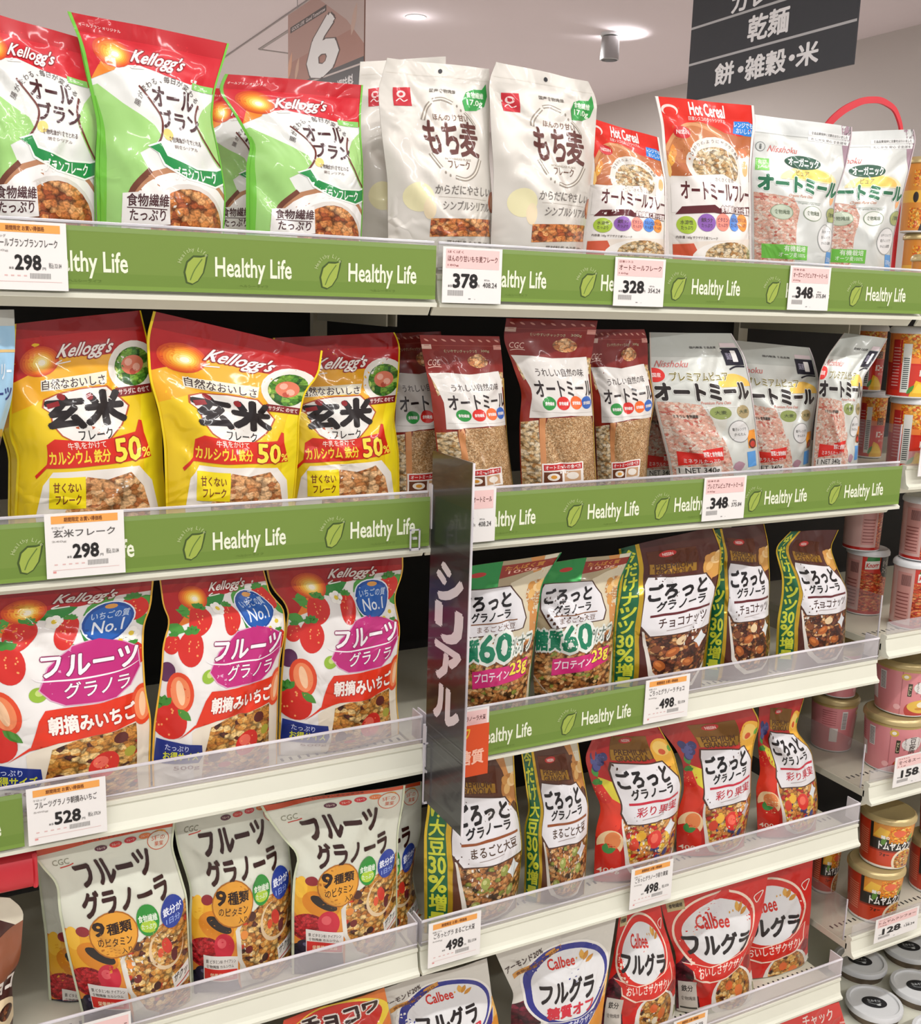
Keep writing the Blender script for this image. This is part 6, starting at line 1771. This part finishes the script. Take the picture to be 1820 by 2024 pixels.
cup('knorr', (1757, 1850), (1105, 1240), .07, ztop(2), 'lower front red noodle soup cup at the right photo edge', g2, lid='lid_frost', taper=.95, h=.13)
cup('knorr', (1777, 1870), (975, 1105), .075, ztop(2) + .13, 'upper front red noodle soup cup at the right photo edge', g2, lid='lid_frost', taper=.95, h=.12)
cup('knorr', (1664, 1752), (1095, 1230), .175, ztop(2), 'shaded red noodle soup cup beside the last chocolate granola bag', g2, lid='lid_frost', taper=.95, turn=-12, h=.13)
cup('knorr', (1664, 1748), (975, 1095), .175, ztop(2) + .13, 'shaded upper red noodle soup cup with barcode turned forward', g2, lid='lid_frost', taper=.95, turn=50, h=.12)
g3 = 'pink tofu soup cups'
cup('tofu', (1697, 1828), (1408, 1545), .075, ztop(3), 'lower pink tofu soup cup with round white label, at the tray corner', g3, turn=-15, h=.112)
cup('tofu', (1720, 1856), (1293, 1405), .08, ztop(3) + .112, 'upper pink tofu soup cup with round white label', g3, turn=-15, h=.108)
cup('tofu', (1834, 1960), (1408, 1540), .063, ztop(3), 'pink tofu soup cup cut by the right photo edge', g3, h=.112)
cup('tofu', (1594, 1694), (1395, 1500), .19, ztop(3), 'shaded pink tofu soup cup with barcode turned forward', g3, turn=60, h=.112)
cup('tofu', (1612, 1702), (1300, 1390), .19, ztop(3) + .112, 'shaded pink tofu soup cup on top of the barcode one', g3, turn=60, h=.108)
g4 = 'spicy noodle soup cups with gold lids'
cup('tomyum', (1665, 1785), (1718, 1828), .07, ztop(4), 'lower spicy noodle soup cup with gold lid behind the 128 card', g4, turn=-22, h=.112)
cup('tomyum', (1690, 1808), (1605, 1718), .072, ztop(4) + .112, 'upper spicy noodle soup cup with gold lid, front stack', g4, turn=-28, h=.108)
cup('tomyum', (1783, 1895), (1700, 1810), .085, ztop(4), 'lower spicy noodle soup cup at the right photo edge', g4, turn=-30, h=.112)
cup('tomyum', (1806, 1915), (1590, 1700), .09, ztop(4) + .112, 'upper spicy noodle soup cup at the right photo edge', g4, turn=-30, h=.108)
cup('tomyum', (1596, 1660), (1690, 1795), .175, ztop(4), 'shaded spicy noodle soup cup beside the half covered red granola bag', g4, turn=-10, h=.112)

# price cards of the soups
for q in (((1763, 1558), (1852, 1478), '食べるスープ豆腐', '158', '170.64', 'white price card reading 158 in front of the pink soup cups', 'マルちゃん', '11g'),
          ((1726, 1866), (1817, 1790), 'トムヤムクンフォー', '128', '138.24', 'white price card reading 128 in front of the gold lidded cups', 'エースコック', '46g'),
          ((1813, 942), (1890, 858), 'コーンポタージュ', '158', '170.64', 'price card cut off at the right edge before the corn soup', 'ポッカ', '30g')):
    price_card(q[0], q[1], q[2], q[3], q[4], 'pink', q[5], q[6], q[7], y=-.012, grp='price cards of the instant soups')

# tubs with frosted lids
gb = 'soup tubs with frosted lids'
LIDZ = -1.392


def tub(x, y, R, label, z=LIDZ, turn=0):
    P = at(x, y, 2, z)
    zb_ = ztop(5)
    root = empty('soup_tub', (P[0], P[1], zb_))
    tag(root, label, 'tub', gb)
    H = z - zb_
    MB().lathe([(.001, 0), (R * .66, 0), (R * .70, .004), (R * .93, H - .012), (R * .93, H - .008)]).build('tub_body', 'tub_body', root, smooth=True)
    MB().lathe([(R * .94, H - .013), (R, H - .011), (R, H - .003), (R * .975, H), (R * .86, H + .0005), (R * .84, H - .003), (R * .5, H - .0025), (.001, H - .0025)]).build('lid', 'lid_frost', root, smooth=True)
    a = Art(1, 'card'); a.ell(0, 50, 50, 49, 36, '#2a2a2c', n=36)
    a.T(1, '生みそ汁', 24, 76, 50, 66, '#b9bcbc', .02); a.stroke(1, [(26, 44), (50, 38), (76, 46)], 3, '#9ca0a0'); a.ell(1, 64, 36, 9, 7, '#c4c8c8', n=16)
    c = a.cells(np.array([0., 100.]), np.array([0., 100.]))
    s_ = R * .9
    V = np.stack([(c['xy'][:, 0] / 100 - .5) * s_, (c['xy'][:, 1] / 100 - .5) * s_, H - .0022 + (c['z'] + 1) * INK], 1)
    o_ = fast_mesh('emblem', V, c['tri'], c['mat'], MATLIST, c['xy'] / 100, c['col'], np.repeat([[0, 0, 1.]], len(V), 0), root)
    o_.rotation_euler = (0, 0, math.radians(-35 + turn))
    return root


plain('tub_body', '#6a5a48', .3, noise=.5, scale=35)
R_ = .061
R_ = .057
tub(1728, 1979, R_, 'frosted tub nearest the red bag, dark oval emblem on its lid')
tub(1815, 1946, R_, 'frosted tub right of the nearest one, under the 128 card', turn=10)
tub(1700, 1896, R_, 'frosted tub behind the nearest one, half under the shelf above', turn=-8)
tub(1796, 1868, R_, 'frosted tub farthest under the gold lidded soups', turn=4)
tub(1862, 2040, R_, 'frosted tub cut off by the lower right photo corner', turn=15)

# ------------------------------------------------------------------ signs and lamps under the ceiling
t = empty('aisle_sign', (.8, 2.6, .6))
tag(t, 'hanging aisle sign with a large white number 6 on brown', 'sign')
a = Art(.62, 'gloss')
S6 = .8
y_far, y_near, z0_, z1_ = 2.99, 2.21, .60, 1.07
px = lambda x, y: ((y_far - at(x, y, 0, S6)[1]) / (y_far - y_near) * 100, (at(x, y, 0, S6)[2] - z0_) / (z1_ - z0_) * 100)
a.rect(0, 0, 100, 0, 100, '#a9796a'); a.rect(.5, 0, 100, 62, 100, '#b08a7e'); a.poly(.6, [(40, 100), (100, 100), (100, 48), (80, 70)], '#bda9a2')
a.poly(.8, [px(562, 176), px(725, 108), px(725, 240), px(562, 300)], '#3c4042')
q0, q1 = px(572, 176), px(719, 124); a.stroke(1, [q0, q1], .8, '#cdbfb8')
l6 = [px(612, 145), px(664, 30)]
a.T(3, '6', l6[0][0], px(666, 90)[0], px(640, 146)[1], px(640, 38)[1] , '#efeeec', .04, out='#4a3c38', ow=.055, shear=.16)
a.rect(2, px(574, 50)[0], px(645, 40)[0], px(600, 50)[1], px(600, 38)[1], '#2c2624'); a.T(3, 'GOOD LIFE  Good Tomorrow', px(577, 50)[0], px(643, 40)[0], px(600, 48)[1], px(600, 41)[1], '#e0d8d4', .02)
a.leaf(1.4, *px(569, 158), 14, 2.5, 62, '#d8a07c'); a.leaf(1.4, *px(583, 160), 12, 2.2, 58, '#cfa88e'); a.leaf(1.4, *px(694, 70), 14, 2.6, 62, '#c4a494')
a.T(2, '調味料', px(666, 160)[0], px(698, 160)[0], px(680, 170)[1] - 3, px(680, 154)[1], '#e6e2e0', .03)
print_flat('board', a, (S6, y_far, z0_), (0, y_near - y_far, 0), (0, 0, z1_ - z0_), parent=t, base='#8a6052', thick=.004, center=np.array(t.location))
for yy in (2.88, 2.32):
    MB().box(-.0012, .0012, yy - 2.6 - .0012, yy - 2.6 + .0012, z1_ - .6, ZC - .6).build('hanging_wire', 'metal_grey', t)

t = empty('aisle_sign', (1.6, 1.2, .6))
tag(t, 'hanging dark grey aisle sign listing dried noodles, rice cakes, grains and rice', 'sign')
S7 = 1.6; y_far, y_near, z0_, z1_ = 1.522, .862, .632, 1.12
px = lambda x, y: ((y_far - at(x, y, 0, S7)[1]) / (y_far - y_near) * 100, (at(x, y, 0, S7)[2] - z0_) / (z1_ - z0_) * 100)
a = Art((z1_ - z0_) / (y_far - y_near), 'card')
a.rect(0, 0, 100, 0, 100, '#45474b')
for p, q in (((1360, 127), (1694, 42)), ((1365, 52), (1697, -40))):
    u_ = (px(*p)[1] + px(*q)[1]) / 2
    a.rect(1, 0, 100, u_ - .7, u_ + .7, '#c9c9c9')
def word(txt, xa, ya0, ya1, xb, **k):
    """lettering between two seen spots, converted to heights on the board"""
    a.T(2, txt, px(xa, ya1)[0], px(xb, ya1)[0], px((xa + xb) / 2, ya0)[1], px((xa + xb) / 2, ya1)[1], '#ffffff', k.get('b', .03))
word('餅', 1415, 166, 124, 1451); word('・', 1459, 143, 131, 1470, b=.01); word('雑穀', 1476, 150, 104, 1554); word('・', 1560, 120, 108, 1571, b=.01); word('米', 1577, 128, 84, 1619)
word('乾麺', 1482, 72, 22, 1560); word('カレー', 1450, 8, -30, 1560)
print_flat('board', a, (S7, y_far, z0_), (0, y_near - y_far, 0), (0, 0, z1_ - z0_), parent=t, base='#45474b', thick=.006, center=np.array(t.location))
for yy in (1.42, .96):
    MB().box(-.0015, .0015, yy - 1.2 - .0015, yy - 1.2 + .0015, z1_ - .6, ZC - .6).build('hanging_wire', 'metal_grey', t)

# red arch behind the organic oatmeal
pts = [(1600, 300), (1640, 240), (1668, 216), (1705, 198), (1740, 197), (1768, 214), (1781, 250), (1784, 330)]
wd = [16, 15, 15, 14, 13, 11, 9, 8]
P = [at(x, y, 1, .20) for x, y in pts]
t_ = np.linspace(0, len(P) - 1, 40)
C_ = np.array([[np.interp(v, range(len(P)), [p[k] for p in P]) for k in range(3)] for v in t_])
for _ in range(3):
    C_[1:-1] = (C_[:-2] + 2 * C_[1:-1] + C_[2:]) / 4
W_ = np.interp(t_, range(len(P)), wd) * .00042
C_ = np.vstack([[C_[0][0] - .01, .2, ztop(0)], C_, [C_[-1][0] + .004, .2, ztop(0)]]); W_ = np.concatenate([[W_[0]], W_, [W_[-1]]])
d_ = np.gradient(C_, axis=0); d_ /= np.linalg.norm(d_, axis=1, keepdims=True)
nn = np.stack([-d_[:, 2], d_[:, 1] * 0, d_[:, 0]], 1)
m = MB(); b0 = C_[0].copy()
for c3, n3, w3 in zip(C_, nn, W_):
    for s_, dy in ((1, -.002), (-1, -.002), (-1, .002), (1, .002)):
        m.v.append(tuple(c3 + n3 * w3 * s_ + [0, dy, 0] - b0))
for k in range(len(C_) - 1):
    for e in range(4):
        f = (e + 1) % 4
        m.f.append([k * 4 + e, k * 4 + f, k * 4 + 4 + f, k * 4 + 4 + e]); m.m.append(0)
k = (len(C_) - 1) * 4
m.f += [[0, 1, 2, 3], [k + 3, k + 2, k + 1, k]]; m.m += [0, 0]
o = m.build('display_arch', 'red_plastic', loc=b0, smooth=True)
tag(o, 'curved red plastic band arching above the rightmost organic oatmeal', 'display')

# recessed spot and surface spotlight in the ceiling
P = at(822, 33, 2, ZC)
t = empty('ceiling_downlight', (P[0], P[1], ZC)); tag(t, 'round recessed lamp shining white in the ceiling', 'ceiling lamp')
MB().lathe([(.045, 0), (.045, -.003), (.036, -.004), (.035, .0)]).build('ring', 'lid_frost', t, smooth=True)
MB().lathe([(.001, -.003), (.034, -.003), (.034, -.001)]).build('bulb_face', 'lamp_face', t)
l = bpy.data.lights.new('downlight', 'POINT'); l.energy = .35; l.shadow_soft_size = .03
lo = bpy.data.objects.new('downlight_glow', l); lo.location = (P[0], P[1], ZC - .05); COL.objects.link(lo)
P = at(1207, 66, 2, ZC)
t = empty('ceiling_spotlight', (P[0], P[1], ZC)); tag(t, 'small cylindrical spotlight on the ceiling washing light to its right', 'ceiling lamp')
MB().lathe([(.001, 0), (.045, 0), (.045, -.012), (.001, -.012)]).build('mount', 'lid_frost', t, smooth=True)
o = MB().lathe([(.001, .0), (.034, .0), (.040, -.006), (.042, -.10), (.036, -.102), (.034, -.09), (.001, -.085)]).build('lamp_housing', 'metal_grey', t, smooth=True)
o.location = (0, 0, -.012)
l = bpy.data.lights.new('spot wash', 'SPOT'); l.energy = 6; l.spot_size = 2.2; l.spot_blend = 1; l.shadow_soft_size = .03
lo = bpy.data.objects.new('spotlight_wash', l); lo.location = (P[0] + .10, P[1] - .02, ZC - .09); lo.rotation_euler = (0, math.radians(180 - 25), 0); COL.objects.link(lo)

bpy.data.objects.remove(_to)
